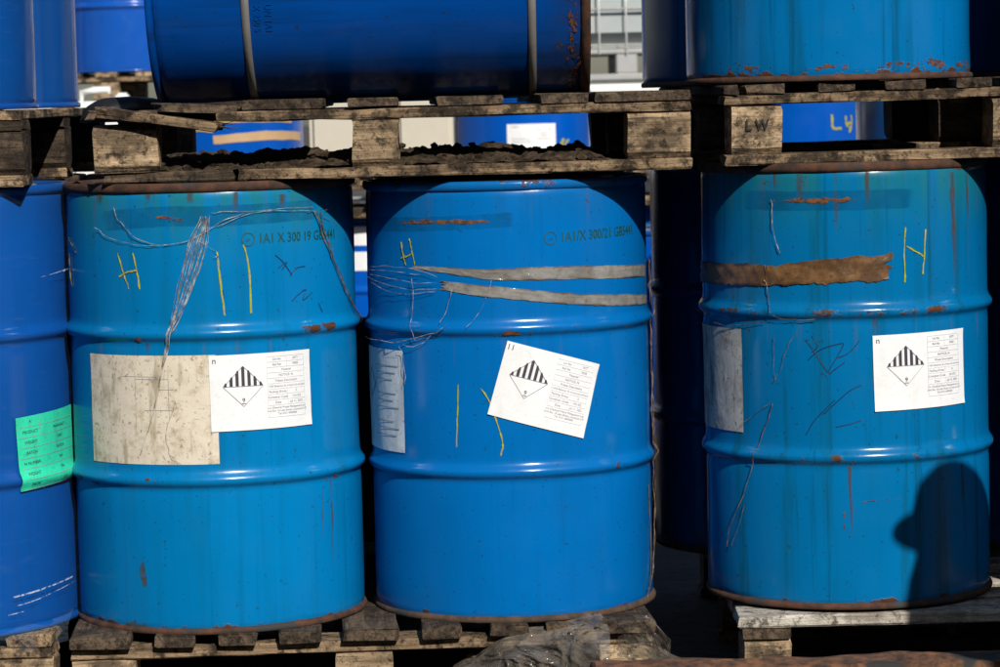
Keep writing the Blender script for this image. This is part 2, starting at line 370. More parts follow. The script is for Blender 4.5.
def drum(name, label, loc, mat, rim, variant=0, cat='drum', group=None, far=False, rot=(0, 0, 0), smooth=False, rimlow=None, matrix=None):
    t = empty(name, loc, rot); tag(t, label, cat, group)
    ON[:] = [.0016, 5] if smooth else [.0015, 9] if far else [.0022, variant % 4]
    me = BODY_SMOOTH if smooth else BODY_FAR if far else BODY[variant % 4]
    def part(nm, me_, m, l=(0, 0, 0)):
        o = link(nm, me_, None, t, l)
        if not me_.materials: me_.materials.append(m)
        o.material_slots[0].link = 'OBJECT'; o.material_slots[0].material = m
        return o
    part('body', me, mat); part('top_rim', RIM_TOP, rim); part('bottom_rim', RIM_LOW, rimlow or rim)
    lid = part('lid', LID, mat)
    for (bx, by) in ((.19, .03), (-.19, -.03)):
        b = part('bung', BUNG, M['strap'], (bx, by, HD-.0135)); b.parent = lid
    part('base', BASE, mat)
    return t

# flat things laid on a drum: everything is given as (degrees round the drum from its front, height)
def wp(th, z, off): 
    r = rad(z)+off+dent_at(R(th), z, *ON); return (r*math.sin(R(th)), -r*math.cos(R(th)), z)
def ribbon(name, d, pts, width, mat, off=.0008, jit=0.0, sub=6, seed=0, taper=False, parent=None):
    """hand-drawn or stuck-on strip following the points round the drum; width in metres (number or one per point)"""
    rnd = random.Random(seed+len(pts)*13)
    ws = width if isinstance(width, (list, tuple)) else [width]*len(pts)
    P = []
    for i in range(len(pts)-1):
        for s in range(sub):
            t = s/sub; a, b = pts[i], pts[i+1]
            p0 = pts[i-1] if i else a; p3 = pts[i+2] if i+2 < len(pts) else b
            def cr(k): 
                return .5*(2*a[k]+(b[k]-p0[k])*t+(2*p0[k]-5*a[k]+4*b[k]-p3[k])*t*t+(3*a[k]-p0[k]-3*b[k]+p3[k])*t**3)
            P.append((cr(0), cr(1), ws[i]*(1-t)+ws[i+1]*t))
    P.append((*pts[-1], ws[-1]))
    vs, fs, uv = [], [], []
    for i, (th, z, wd) in enumerate(P):
        a = P[max(0, i-1)]; b = P[min(len(P)-1, i+1)]
        du = R(b[0]-a[0])*RB; dv = b[1]-a[1]; L = math.hypot(du, dv) or 1
        nu, nv = -dv/L, du/L
        if taper: wd *= min(1, .35+3*min(i, len(P)-1-i)/len(P))
        for k, s in enumerate((-.5, 0, .5)):
            ww = wd*s*(1+rnd.uniform(-jit, jit))
            q = wp(th+math.degrees(nu*ww/RB), z+nv*ww, off+(rnd.uniform(0, jit)*.004 if s else 0)); vs.append(q); uv.append((i/(len(P)-1), k/2))
        if i:
            for k in range(2): fs.append(((i-1)*3+k, i*3+k, i*3+k+1, (i-1)*3+k+1))
    return link(name, mesh(name, vs, fs, mat, True, uv), None, parent or d)
def tape(name, d, pts, ws, mat, off, seed, rag=1.0):
    """stuck-on tape: slightly wavy, wrinkled, torn at both ends"""
    P = []; sub = 16
    for i in range(len(pts)-1):
        for s_ in range(sub):
            t = s_/sub; P.append((pts[i][0]*(1-t)+pts[i+1][0]*t, pts[i][1]*(1-t)+pts[i+1][1]*t, ws[i]*(1-t)+ws[i+1]*t))
    P.append((*pts[-1], ws[-1])); n = len(P); sm = []
    for i in range(n):
        a_ = P[max(0, i-7):i+8]; k_ = len(a_); sm.append(tuple(sum(q[j] for q in a_)/k_ for j in range(3)) if 7 <= i < n-7 else P[i])
    lanes = 8; vs, fs, uv = [], [], []
    for i, (th, z, wd) in enumerate(sm):
        u = i/(n-1); L_ = u*n*.006
        for k in range(lanes+1):
            v = k/lanes-.5; e = 1 if v > 0 else -1
            wv = wd*v*(1+rag*(.12*noise.noise(Vector((L_*30, e*5, seed)))+.10*noise.noise(Vector((L_*110, e*7, seed)))*(abs(v) > .4)))
            tear = 0.0
            if i < 6: tear = -(6-i)/6*.016*rag*noise.noise(Vector((k*.9, 1.3, seed)))
            if i > n-7: tear = (i-n+7)/6*.016*rag*noise.noise(Vector((k*.9, 8.3, seed)))
            wr = .0022*rag*max(0, noise.noise(Vector((L_*55+v*2.0, v*2.2, seed+3))))+.0012*rag*abs(noise.noise(Vector((L_*160+v*5, v*3, seed+6))))
            vs.append(wp(th+math.degrees(tear/RB), z+wv, off+wr)); uv.append((u, k/lanes))
        if i:
            for k in range(lanes): a_ = (i-1)*(lanes+1)+k; fs.append((a_, a_+lanes+1, a_+lanes+2, a_+1))
    return link(name, mesh(name, vs, fs, mat, True, uv), None, d)
class Sheet:
    """a paper rectangle stuck on a drum, with its own flat coordinates (u to the right, v up, metres from its centre)"""
    def __init__(s, d, th, z, wd, ht, rot, mat, off=.0012, name='label_sheet', curl=0.0, skew=0.0):
        s.th, s.z, s.rot, s.off = th, z, R(rot), off
        s.skew = skew
        n, m = 22, 20; vs, fs, uv = [], [], []
        for j in range(m+1):
            for i in range(n+1):
                u = (i/n-.5)*wd; v = (j/m-.5)*ht
                ex = curl*max(0, abs(i/n-.5)*2-.8)*max(0, abs(j/m-.5)*2-.7)*.02
                ex += .0008*noise.noise(Vector((u*22, v*22, th)))
                vs.append(s.pt(u, v, max(0, ex))); uv.append((i/n, j/m))
        for j in range(m):
            for i in range(n):
                a = j*(n+1)+i; fs.append((a, a+1, a+n+2, a+n+1))
        s.o = link(name, mesh(name, vs, fs, mat, True, uv), None, d)
    def pt(s, u, v, extra=0.0):
        c, n = math.cos(s.rot), math.sin(s.rot); u2 = u*c-v*n; v2 = u*n+v*c+s.skew*u
        return wp(s.th+math.degrees(u2/RB), s.z+v2, s.off+extra)
    def polys(s, name, polys, mat, extra=.0011):
        vs, fs = [], []
        for p in polys:
            b = len(vs); vs += [s.pt(u, v, extra) for u, v in p]; fs.append(tuple(range(b, b+len(p))))
        return link(name, mesh(name, vs, fs, mat), None, s.o)
    def text(s, name, items, mat, extra=.0011):
        vs, fs = [], []
        for txt, u, v, size, al in items:
            tv, tf = glyphs(txt, size, al); b = len(vs)
            vs += [s.pt(u+x, v+y, extra) for x, y in tv]; fs += [tuple(b+i for i in f) for f in tf]
        return link(name, mesh(name, vs, fs, mat), None, s.o)
def glyphs(txt, size, align='CENTER', xs=1.0, bold=0.0):
    c = bpy.data.curves.new('t', 'FONT'); c.body = txt; c.size = size; c.align_x = align; c.align_y = 'CENTER'; c.resolution_u = 2
    c.offset = bold*size
    o = bpy.data.objects.new('t', c); me = bpy.data.meshes.new_from_object(o)
    v = [(p.co.x*xs, p.co.y) for p in me.vertices]; f = [tuple(p.vertices) for p in me.polygons]
    bpy.data.objects.remove(o); bpy.data.curves.remove(c); bpy.data.meshes.remove(me)
    return v, f
def line(u0, v0, u1, v1, t):
    L = math.hypot(u1-u0, v1-v0); nx, ny = -(v1-v0)/L*t/2, (u1-u0)/L*t/2
    n = max(1, int(abs(u1-u0)/.012)); out = []
    for i in range(n):
        a, b = i/n, (i+1)/n
        ax, ay, bx, by = u0+(u1-u0)*a, v0+(v1-v0)*a, u0+(u1-u0)*b, v0+(v1-v0)*b
        out.append([(ax-nx, ay-ny), (bx-nx, by-ny), (bx+nx, by+ny), (ax+nx, ay+ny)])
    return out
def hazard_label(d, th, z, rot, mark, wd=.196, ht=.150, skew=0.0, cut=False):
    s = Sheet(d, th, z, wd, ht, rot, M['paper'], .0026, 'hazard_label', 1.0, skew)
    cx, cy, h = -.040, .012, .039
    st = []
    for k in range(-3, 4):                                # black upright bars of the upper half
        x0, x1 = k*.0116-.0030, k*.0116+.0030
        x0, x1 = max(x0, -h), min(x1, h)
        st.append([(cx+x0, cy), (cx+x1, cy), (cx+x1, cy+max(.0012, h-abs(x1))), (cx+(x0+x1)/2, cy+max(.002, h-min(abs(x0), abs(x1), abs((x0+x1)/2)))), (cx+x0, cy+max(.0012, h-abs(x0)))])
    s.polys('hazard_bars', st, M['ink'])
    o = []
    for a, b in (((-h, 0), (0, -h)), ((0, -h), (h, 0)), ((-h, 0), (0, h)), ((0, h), (h, 0)), ((-h, 0), (h, 0))):
        o += line(cx+a[0], cy+a[1], cx+b[0], cy+b[1], .0011)
    s.polys('hazard_outline', o, M['ink_grey'])
    s.text('hazard_number', [('9', cx, cy-.0275, .0125, 'CENTER')], M['ink']); s.polys('hazard_number_rule', line(cx-.004, cy-.0335, cx+.004, cy-.0335, .0009), M['ink'])
    s.text('corner_mark', [(mark, -wd/2+.010, ht/2-.0105, .0165, 'CENTER')], M['ink'])
    u0, u1, um = .008, .088, .050; top = .066
    rows = [('Un No', '3077'), ('Ref No', '9005'), ('Material',), ('NOTICE, N.',), ('Waste Description',), ('+ UN3 Batteries, fly of lead acid and base',), ('Packing Group', 'II'), ('Container Code', '1A1/X2'), ('Date', 'Jul 11, 2021')]
    tx, ru = [], []
    v = top
    for r_ in rows:
        if len(r_) == 2: tx += [(r_[0], (u0+um)/2, v-.0055, .0062, 'CENTER'), (r_[1], (um+u1)/2, v-.0055, .0062, 'CENTER')]; ru += line(um, v, um, v-.0105, .0005)
        else: tx.append((r_[0], (u0+u1)/2, v-.0055, .0062 if len(r_[0]) < 30 else .0049, 'CENTER'))
        ru += line(u0, v, u1, v, .0005); v -= .0105
    tx += [('c/o Chemical Waste Management Ltd', (u0+u1)/2, v-.005, .0054, 'CENTER'), ('Unit No. 16 Lake Street, Liverpool L19', (u0+u1)/2, v-.011, .0054, 'CENTER'), ('Tel: 0151 0000000', (u0+u1)/2, v-.017, .0054, 'CENTER')]
    ru += line(u0, v, u1, v, .0005)+line(u0, v-.023, u1, v-.023, .0005)+line(u0, top, u0, v-.023, .0005)+line(u1, top, u1, v-.023, .0005)
    s.text('printed_text', tx, M['ink_grey']); s.polys('table_rules', ru, M['ink_pale'])
    return s
def stencil(d, th, z, txt, size=.027, xs=.82, rot=0.0):
    """factory code printed on the drum, with the packaging emblem in a ring before it"""
    v, f = glyphs(txt, size, 'LEFT', xs, .012); vs, uv = [], []
    for x, y in v:
        vs.append(wp(th+math.degrees(x/RB), z+y+rot*x, .0009)); uv.append((.5, .5))
    link('drum_code', mesh('drum_code', vs, f, M['stencil'], False, uv), None, d)
    vs, fs, uv = [], [], []; cx = -.020
    for i in range(20):
        t = 2*PI*i/20
        for r_ in (.0115, .0135): vs.append(wp(th+math.degrees((cx+r_*math.cos(t))/RB), z+r_*math.sin(t)+rot*cx, .0009)); uv.append((.5, .5))
        a, b = 2*i, 2*((i+1) % 20); fs.append((a, a+1, b+1, b))
    tv, tf = glyphs('un', .012, 'CENTER', .8); b = len(vs)
    vs += [wp(th+math.degrees((cx+x)/RB), z+y+rot*cx, .0009) for x, y in tv]; uv += [(.5, .5)]*len(tv); fs += [tuple(b+i for i in q) for q in tf]
    link('drum_emblem', mesh('drum_emblem', vs, fs, M['stencil'], False, uv), None, d)
def chalk(d, pts, seed=0, width=.0034):
    return ribbon('chalk_mark', d, pts, width, M['chalk'], .0010, .5, 6, seed)
def pen(d, pts, seed=0, width=.0016):
    return ribbon('pen_mark', d, pts, width, M['pen'], .0010, .2, 6, seed)
def tube(name, paths, rr, sides=5):
    vs, fs = [], []
    for pi, P in enumerate(paths):
        P = [Vector(p) for p in P]; b0 = len(vs); rad_ = rr[pi] if isinstance(rr, list) else rr
        for i, p in enumerate(P):
            t = (P[min(len(P)-1, i+1)]-P[max(0, i-1)]).normalized()
            n = t.orthogonal().normalized(); bn = t.cross(n)
            q = rad_*(.45 if i in (0, len(P)-1) else 1)
            for k in range(sides):
                a = 2*PI*k/sides; vs.append(p+n*math.cos(a)*q+bn*math.sin(a)*q)
            if i:
                for k in range(sides):
                    a = b0+(i-1)*sides+k; c = b0+(i-1)*sides+(k+1) % sides
                    fs.append((a, c, c+sides, a+sides))
        fs.append(tuple(b0+k for k in range(sides))); e = b0+(len(P)-1)*sides; fs.append(tuple(e+k for k in range(sides-1, -1, -1)))
    return mesh(name, vs, fs, None, True)
def strand_path(dloc, pts, off=.003, wob=.002, n=8, seed=0):
    """points (degrees, height[, extra offset]) round a drum -> smooth wobbly world path"""
    rnd = random.Random(seed); out = []
    for i in range(len(pts)-1):
        for s in range(n):
            t = s/n; t2 = t
            th = pts[i][0]*(1-t2)+pts[i+1][0]*t2; z = pts[i][1]*(1-t2)+pts[i+1][1]*t2
            out.append((th, z))
    out.append(pts[-1][:2])
    sm = []
    for i in range(len(out)):
        a = out[max(0, i-3):i+4]; sm.append((sum(p[0] for p in a)/len(a), sum(p[1] for p in a)/len(a)))
    res = []
    for i, (th, z) in enumerate(sm):
        q = noise.noise_vector(Vector((i*.22, seed*3.1, 0)))
        p = Vector(wp(th, max(.02, z), off+abs(q.x)*wob*2))+Vector((q.y*wob, 0, q.z*wob))
        res.append(p+Vector(dloc))
    return res

DK = SLAB+.1562
D0, D1, D2, D3 = (-1.15, .24, DK), (-.575, .2482, DK), (.0173, .2950, DK-.002), (.7005, .3035, DK+.0055)
# ---- the teal drum with the stained beige label
a = drum('steel_drum', 'teal blue steel drum with a white hazard label overlapping a stained beige label', D1, M['d1'], M['rust'], 0)
s = Sheet(a, -22.85, .4365, .288, .211, 0, M['paper_old'], .0012, 'stained_label', .5)
rl = []
for (u0, v0, u1, v1) in ((-.02, .075, -.02, -.05), (-.02, .06, .05, .06), (.03, .04, .06, .04), (.0, .0, .06, .0), (.05, -.02, .05, .08), (-.05, .065, .03, .065)): rl += line(u0, v0, u1, v1, .0006)
s.polys('faded_rules', rl, M['ink_grey'])
hazard_label(a, 24.0, .4675, .4, 'n', .208, .147)
stencil(a, *[(23.8, 0.7606)][0], '1A1 X 300 19 GB5441', .0265, .80)
for i, p in enumerate(([(-33.1, 0.7415), (-31.0, 0.7068), (-28.0, 0.6684)], [(-26.0, 0.7416), (-24.4, 0.707), (-23.4, 0.6685)], [(-33.1, 0.6932), (-28.6, 0.7031), (-24.0, 0.707)],
          [(7.7, 0.7426), (8.5, 0.685), (9.9, 0.6137)], [(17.8, 0.7542), (19.8, 0.7019), (20.0, 0.6134)], [(-71.4, 0.7661), (-65.2, 0.7495), (-59.7, 0.7367)], [(-70.5, 0.7366), (-69.9, 0.7011), (-67.6, 0.6661)])): chalk(a, p, i)
for i, p in enumerate(([(30.7, 0.7282), (34.0, 0.7138), (37.9, 0.6876)], [(31.8, 0.7028), (35.8, 0.7133), (33.5, 0.6985)], [(37.0, 0.6859), (40.4, 0.7004), (44.4, 0.7031)], [(37.5, 0.6373), (41.5, 0.6516), (44.5, 0.6564), (42.8, 0.6375), (47.6, 0.6515)], [(50.8, 0.6289), (52.9, 0.6105)])): pen(a, p, i)
ribbon('clear_tape', a, [(-44.8, 0.7989), (-18.0, 0.8085), (5.5, 0.808), (29.1, 0.8094), (54.9, 0.8132)], .044, M['cleartape'], .0007, .02)
ribbon('rust_scrape', a, [(-23.1, 0.8107), (-13.9, 0.8082), (-6.0, 0.8018), (3.9, 0.7986)], [.010, .010, .016, .016], M['rustheavy'], .0011, .3)
ribbon('rust_scrape', a, [(-32.4, 0.8166), (-29.5, 0.8147)], .010, M['rustpatch'], .0011, .3)
ribbon('rust_scrape', a, [(-26.9, 0.5797), (-21.6, 0.5722)], .022, M['rustpatch'], .0007, .3)
ribbon('rust_scrape', a, [(37.1, 0.5812), (50.3, 0.5802), (69.8, 0.5841)], [.010, .022, .014], M['rustpatch'], .0007, .3)
ribbon('rust_scrape', a, [(-56.4, 0.2902), (-45.9, 0.2829)], .018, M['rustpatch'], .0007, .3)
ribbon('rust_scrape', a, [(43.5, 0.2853), (58.0, 0.2827), (68.4, 0.2879)], [.012, .024, .012], M['rustpatch'], .0007, .3)
ribbon('peeled_label_scrap', a, [(-46.6, 0.0137), (-35.0, 0.0136), (-24.4, 0.0113), (-13.4, 0.0035)], [.050, .042, .03, .016], M['dirtpatch'], .0016, .5, 8)
ribbon('scuff', a, [(-27.5, 0.183), (-26.7, 0.1146), (-24.9, 0.0661)], [.02, .03, .02], M['dirtpatch'], .0008, .2)
for i, (p, w_) in enumerate((([(-41.6, 0.857), (-41.9, 0.83)], .02), ([(-17.7, 0.8544), (-17.5, 0.8181)], .026), ([(-1.8, 0.8528), (-2.0, 0.83)], .02), ([(15.7, 0.8521), (15.5, 0.814)], .018), ([(34.6, 0.8448), (34.7, 0.8101)], .02), ([(55.2, 0.2745), (55.1, 0.1992), (54.7, 0.0901)], .010), ([(49.9, 0.2777), (48.8, 0.1539)], .006), ([(-20.8, 0.5684), (-20.5, 0.5414)], .016))):
    ribbon('rust_run', a, p, w_, M['run'], .0006, .3, 8, i)
# ---- the clean blue drum with the tilted label
b = drum('steel_drum', 'bright blue steel drum with a tilted white hazard label and two grey tape strips', D2, M['d2'], M['d2'], 1, rimlow=M['rim_brown'])
b.scale = (.987, .987, .987)
hazard_label(b, *[(14.3, 0.4596)][0], -16.5, '11', .200, .150)
stencil(b, *[(21.5, 0.758)][0], '1A1/X 300/21 GB5441', .0275, .80, .03)
for i, p in enumerate(([(-46.3, 0.7558), (-45.3, 0.7301), (-43.8, 0.7064)], [(-41.7, 0.7621), (-40.3, 0.7345), (-38.9, 0.7069)], [(-47.2, 0.7219), (-43.1, 0.7263), (-39.8, 0.7326)], [(-20.6, 0.477), (-21.4, 0.4136), (-22.2, 0.3461)], [(-11.6, 0.4672), (-8.2, 0.4394), (-4.9, 0.3879), (-3.5, 0.3541), (-4.8, 0.3305)])): chalk(b, p, 20+i, .0031)
tape('grey_tape', b, [(-40.0, 0.7048), (-21.0, 0.6977), (-6.8, 0.6891), (12.9, 0.6902), (39.8, 0.6854), (78.3, 0.6771)], [.006, .013, .021, .026, .026, .024], M['tape2'], .0010, 1)
tape('grey_tape', b, [(-26.8, 0.6701), (-13.0, 0.6601), (4.7, 0.6504), (25.2, 0.6362), (45.0, 0.6282), (79.3, 0.6176)], [.017, .022, .022, .021, .023, .019], M['tape2'], .0013, 2)
ribbon('rust_scrape', b, [(-70.3, 0.7907), (-47.2, 0.7934), (-22.5, 0.7939), (-6.3, 0.7947), (5.5, 0.7952)], [.014, .014, .016, .012, .016], M['rustheavy'], .0009, .3)
ribbon('clear_tape', b, [(-70.4, 0.7866), (-36.3, 0.79), (-14.2, 0.7934), (4.7, 0.7972)], .032, M['cleartape'], .0006, .03)
ribbon('rust_scrape', b, [(-10.6, 0.5716), (0.4, 0.5745), (16.3, 0.5715)], [.014, .016, .010], M['rustpatch'], .0007, .3)
ribbon('tan_tape_scrap', b, [(74.6, 0.239), (77.2, 0.1651), (77.5, 0.0821), (70.6, 0.0094)], [.006, .008, .009, .006], M['tape2'], .0012, .2)
ribbon('scuff', b, [(-49.1, 0.5761), (-15.5, 0.5757)], .02, M['dirtpatch'], .0008, .2)
ribbon('scuff', b, [(20.5, 0.5744), (44.6, 0.5765), (87.1, 0.5716)], .026, M['dirtpatch'], .0008, .2)
s = Sheet(b, -67.6, .4345, .200, .205, 0, M['paper_side'], .0016, 'side_label', .4)
tx = [(-.02+.0*i, .07-.014*i) for i in range(11)]; rl = []
for i, (u, v) in enumerate(tx):
    if i not in (3, 7): rl += line(-.005, v, .085-.01*(i % 3), v, .0022)
rl += line(-.06, .085, -.06, -.09, .0007)+line(.088, .088, .088, .05, .0007)+line(.02, .088, .088, .088, .0007)
s.polys('printed_lines', rl, M['ink_grey'])
h = .03; o_ = []
for p, q in (((-h, 0), (0, -h)), ((0, -h), (h, 0)), ((-h, 0), (0, h)), ((0, h), (h, 0))): o_ += line(-.05+p[0], .03+p[1], -.05+q[0], .03+q[1], .002)
s.polys('printed_diamond', o_, M['ink'])
# ---- the streaked drum with the brown tape
c = drum('steel_drum', 'grime streaked blue steel drum with a strip of brown tape and a yellow H', D3, M['d3'], M['rust'], 2)
hazard_label(c, 25.3, .4635, 1.0, 'n', .211, .148)
for i, p in enumerate(([(17.8, 0.7457), (17.2, 0.6897), (17.5, 0.6334)], [(26.7, 0.74), (26.1, 0.6935), (25.0, 0.6491)], [(18.1, 0.7069), (22.0, 0.6964), (26.5, 0.6837)])): chalk(c, p, 40+i, .0030)
tape('brown_tape', c, [(-94.0, 0.6505), (-57.9, 0.6538), (-39.4, 0.6546), (-37.6, 0.6528), (-23.8, 0.6593), (-8.1, 0.6644), (10.6, 0.6677)], [.042, .042, .042, .036, .044, .048, .050], M['tape3'], .0020, 3, 1.5)
ribbon('clear_tape', c, [(-49.9, 0.8027), (-27.4, 0.799), (-3.9, 0.7992), (22.4, 0.799)], .042, M['cleartape'], .0006, .03)
ribbon('rust_scrape', c, [(-48.2, 0.8047), (-31.6, 0.8011), (-15.4, 0.7984), (-3.9, 0.7992), (7.0, 0.7977)], [.012, .016, .020, .022, .020], M['rustheavy'], .0011, .3)
ribbon('rust_scrape', c, [(-4.6, 0.5788), (7.1, 0.5811)], .012, M['rustpatch'], .0007, .3)
ribbon('rust_scrape', c, [(-89.7, 0.2963), (-74.4, 0.295)], .022, M['rustpatch'], .0007, .3)
ribbon('rust_scrape', c, [(-7.4, 0.2907), (4.2, 0.2874)], .016, M['rustpatch'], .0007, .3)
ribbon('rust_scrape', c, [(37.9, 0.2837), (42.7, 0.2853)], .030, M['rustpatch'], .0007, .3)
ribbon('rust_scrape', c, [(-7.7, 0.2065), (-8.2, 0.177), (-7.1, 0.1357)], .006, M['rustpatch'], .0007, .3)
ribbon('rust_scrape', c, [(-7.7, 0.2084), (6.0, 0.2146), (20.5, 0.2144)], .004, M['rustpatch'], .0007, .3)
for i, (p, w_) in enumerate((([(41.3, 0.8459), (41.5, 0.7619), (41.8, 0.6738), (42.1, 0.6031)], .022), ([(2.4, 0.8523), (2.7, 0.8215), (2.6, 0.783)], .016), ([(50.7, 0.8441), (51.8, 0.7496), (51.9, 0.6116)], .012), ([(-23.1, 0.8549), (-23.2, 0.8202), (-23.4, 0.7892)], .02), ([(-9.5, 0.8538), (-9.2, 0.7998), (-9.5, 0.7226)], .012), ([(5.1, 0.5737), (5.3, 0.5173), (5.1, 0.4648)], .016), ([(45.2, 0.274), (46.2, 0.1979), (47.1, 0.0776)], .014), ([(-5.5, 0.2828), (-5.4, 0.1965), (-5.2, 0.1278)], .012), ([(-33.6, 0.8555), (-34.2, 0.8108)], .03))):
    ribbon('rust_run', c, p, w_, M['run'], .0006, .3, 8, i)
s = Sheet(c, -72.6, .4440, .214, .205, 0, M['paper_grey'], .0014, 'dirty_label', .6)
for i, p in enumerate(([(-21.9, 0.5289), (-18.4, 0.5056), (-13.4, 0.4666), (-11.1, 0.4704), (-6.8, 0.4858)], [(-21.2, 0.4899), (-16.4, 0.5095), (-9.4, 0.521), (-7.5, 0.5169), (-13.4, 0.4666)], [(-0.9, 0.528), (-4.8, 0.5051), (-9.5, 0.4937)], [(-0.4, 0.4404), (-5.8, 0.4273), (-14.5, 0.3886), (-15.6, 0.3846)], [(-10.7, 0.3592), (-5.3, 0.3648), (-0.6, 0.3722)], [(-22.5, 0.3431), (-18.8, 0.3728), (-10.9, 0.412)], [(-19.5, 0.5367), (-17.2, 0.5173), (-19.6, 0.5055)])): pen(c, p, 60+i)
# ---- the film wrapped drum with the green label
d = drum('steel_drum', 'film wrapped royal blue drum with a mint green label', D0, M['d0'], M['d0'], 3)
s = Sheet(d, 63.4, .3537, .184, .145, 2.6, M['green'], .0060, 'green_label', .6)
tx, ru = [], []
for i, t_ in enumerate(('A', 'PRODUCT', 'WEIGHT', 'BATCH', 'N NUMBER', 'WEIGHT', 'DATE')):
    v = .062-.0205*i
    tx += [(t_, -.058, v, .0085, 'CENTER'), (('7', 'MANUFACT', 'UNO', 'BATCH', '9x0', '1/96', '12.21')[i], .030, v, .0085, 'CENTER')]
    ru += line(-.085, v-.010, .085, v-.010, .0008)
ru += line(-.033, .074, -.033, -.074, .0008)
s.text('printed_text', tx, M['ink']); s.polys('table_rules', ru, M['ink_grey'])
M['fold'] = m_patch('film_fold', (.55, .62, .68), (.8, .83, .86), .42, .56, 70, .2, .2, .55, .0)
for i, (p, wd_) in enumerate((([(36.0, 0.0741), (46.5, 0.0789), (60.2, 0.0863), (78.2, 0.0937)], .004), ([(36.7, 0.0559), (47.8, 0.0621), (61.3, 0.0734), (77.9, 0.0837)], .0022), ([(35.3, 0.0411), (43.8, 0.0452)], .002), ([(70.1, 0.6986), (80.1, 0.7033), (86.1, 0.7054)], .004), ([(55.5, 0.6916), (82.9, 0.7064)], .0014), ([(75.3, 0.5815), (82.7, 0.5944)], .006))):
    ribbon('film_fold', d, p, wd_, M['fold'], .0165, .3, 8, 70+i)

# ---- drums of the second rows, in the shade behind
G2 = 'drums in the shade behind the front row'
for (x, y, z, v, lab) in ((-.616, .875, DK, 1, 'shaded blue drum behind the drum with the stained beige label'), (.008, .99, DK-.008, 2, 'shaded blue drum behind the drum with the tilted label'),
      (.633, 1.0, DK, 3, 'dark blue drum standing in shade in the gap beside the tilted label drum'), (1.245, .96, DK, 0, 'dark blue drum in shade behind the right edge of the brown taped drum'),
      (-1.2, .86, DK, 1, 'shaded drum behind the drum with the mint green label')):
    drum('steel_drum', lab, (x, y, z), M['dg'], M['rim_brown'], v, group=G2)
# ---- upper tier
UP = 1.499
u_ = drum('steel_drum', 'worn blue steel drum with a rusty bottom edge on the pallet stencilled LW', (.680, .345, 1.5085), M['du'], M['rust'], 3)
for t0, w_ in ((-42, .03), (-5, .022), (22, .03), (38, .04), (62, .03)): ribbon('rust_scrape', u_, [(t0-14, .022), (t0, .028), (t0+14, .022)], [w_*.5, w_, w_*.5], M['rustpatch'], .0008, .3)
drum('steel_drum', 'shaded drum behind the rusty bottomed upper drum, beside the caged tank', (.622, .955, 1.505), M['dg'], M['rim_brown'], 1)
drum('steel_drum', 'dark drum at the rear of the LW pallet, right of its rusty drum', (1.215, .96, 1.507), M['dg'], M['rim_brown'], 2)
drum('steel_drum', 'film wrapped royal blue drum in front on the upper tier, left of the lying drum', (-1.212, .30, 1.4945), M['d0'], M['bluerim'], 0)
drum('steel_drum', 'film wrapped royal blue drum behind another on the upper tier, left of the lying drum', (-1.213, .905, 1.4945), M['d0'], M['bluerim'], 2)
drum('steel_drum', 'blue drum at the far front corner of the LW pallet', (1.335, .36, 1.508), M['du'], M['rust'], 0)
drum('steel_drum', 'blue drum beside the brown taped drum, standing on the pale pallet', (1.335, .32, DK+.0055), M['d3'], M['rust'], 1)
# lying drum: its axis along x
L = drum('steel_drum', 'deep blue drum lying on its side, held by two grey straps, with a rusty rim', (-.678, .40, UP+RB-.009), M['dl'], M['rust'], 0, smooth=True, rot=(0, R(90), 0), rimlow=M['dl'])
for zz in (.196, .757):
    link('strap', lathe('strap', [(zz-.0075, RB+.0010), (zz-.0075, RB+.0030), (zz+.0075, RB+.0030), (zz+.0075, RB+.0010)], 96, .0008, 2, True), M['strap'], L)
ribbon('rust_scrape', L, [(-5, .838), (20, .836), (45, .838), (70, .836), (95, .838)], [.03, .04, .05, .05, .04], M['rustpatch'], .0009, .3)
ON[:] = [.0016, 5]
M['mud'] = m_patch('mud_splashes', (.03, .02, .012), (.085, .06, .038), .53, .585, 75, .45, .9, .9)
for (t0, z0, z1, w_) in ((58, .22, .74, .12), (70, .05, .70, .10), (62, .77, .85, .14), (40, .775, .85, .10)): ribbon('mud_splash', L, [(t0, z0), (t0, (z0+z1)/2), (t0, z1)], w_, M['mud'], .0007, .1)
vs, fs = [], []
for k, t_ in enumerate(('UN 1A1', 'X 250 S', 'GB 5441')):        # raised marks on the flank, the lines run round the drum
    tv, tf = glyphs(t_, .020, 'CENTER', .9); b0 = len(vs)
    for x, y in tv:
        t2 = R(24)+x/RB; zz = .240-.022*k+y
        vs.append(((RB+.0016)*math.sin(t2), -(RB+.0016)*math.cos(t2), zz))
    fs += [tuple(b0+i for i in f) for f in tf]
link('embossed_code', mesh('embossed_code', vs, fs, M['d0']), None, L)

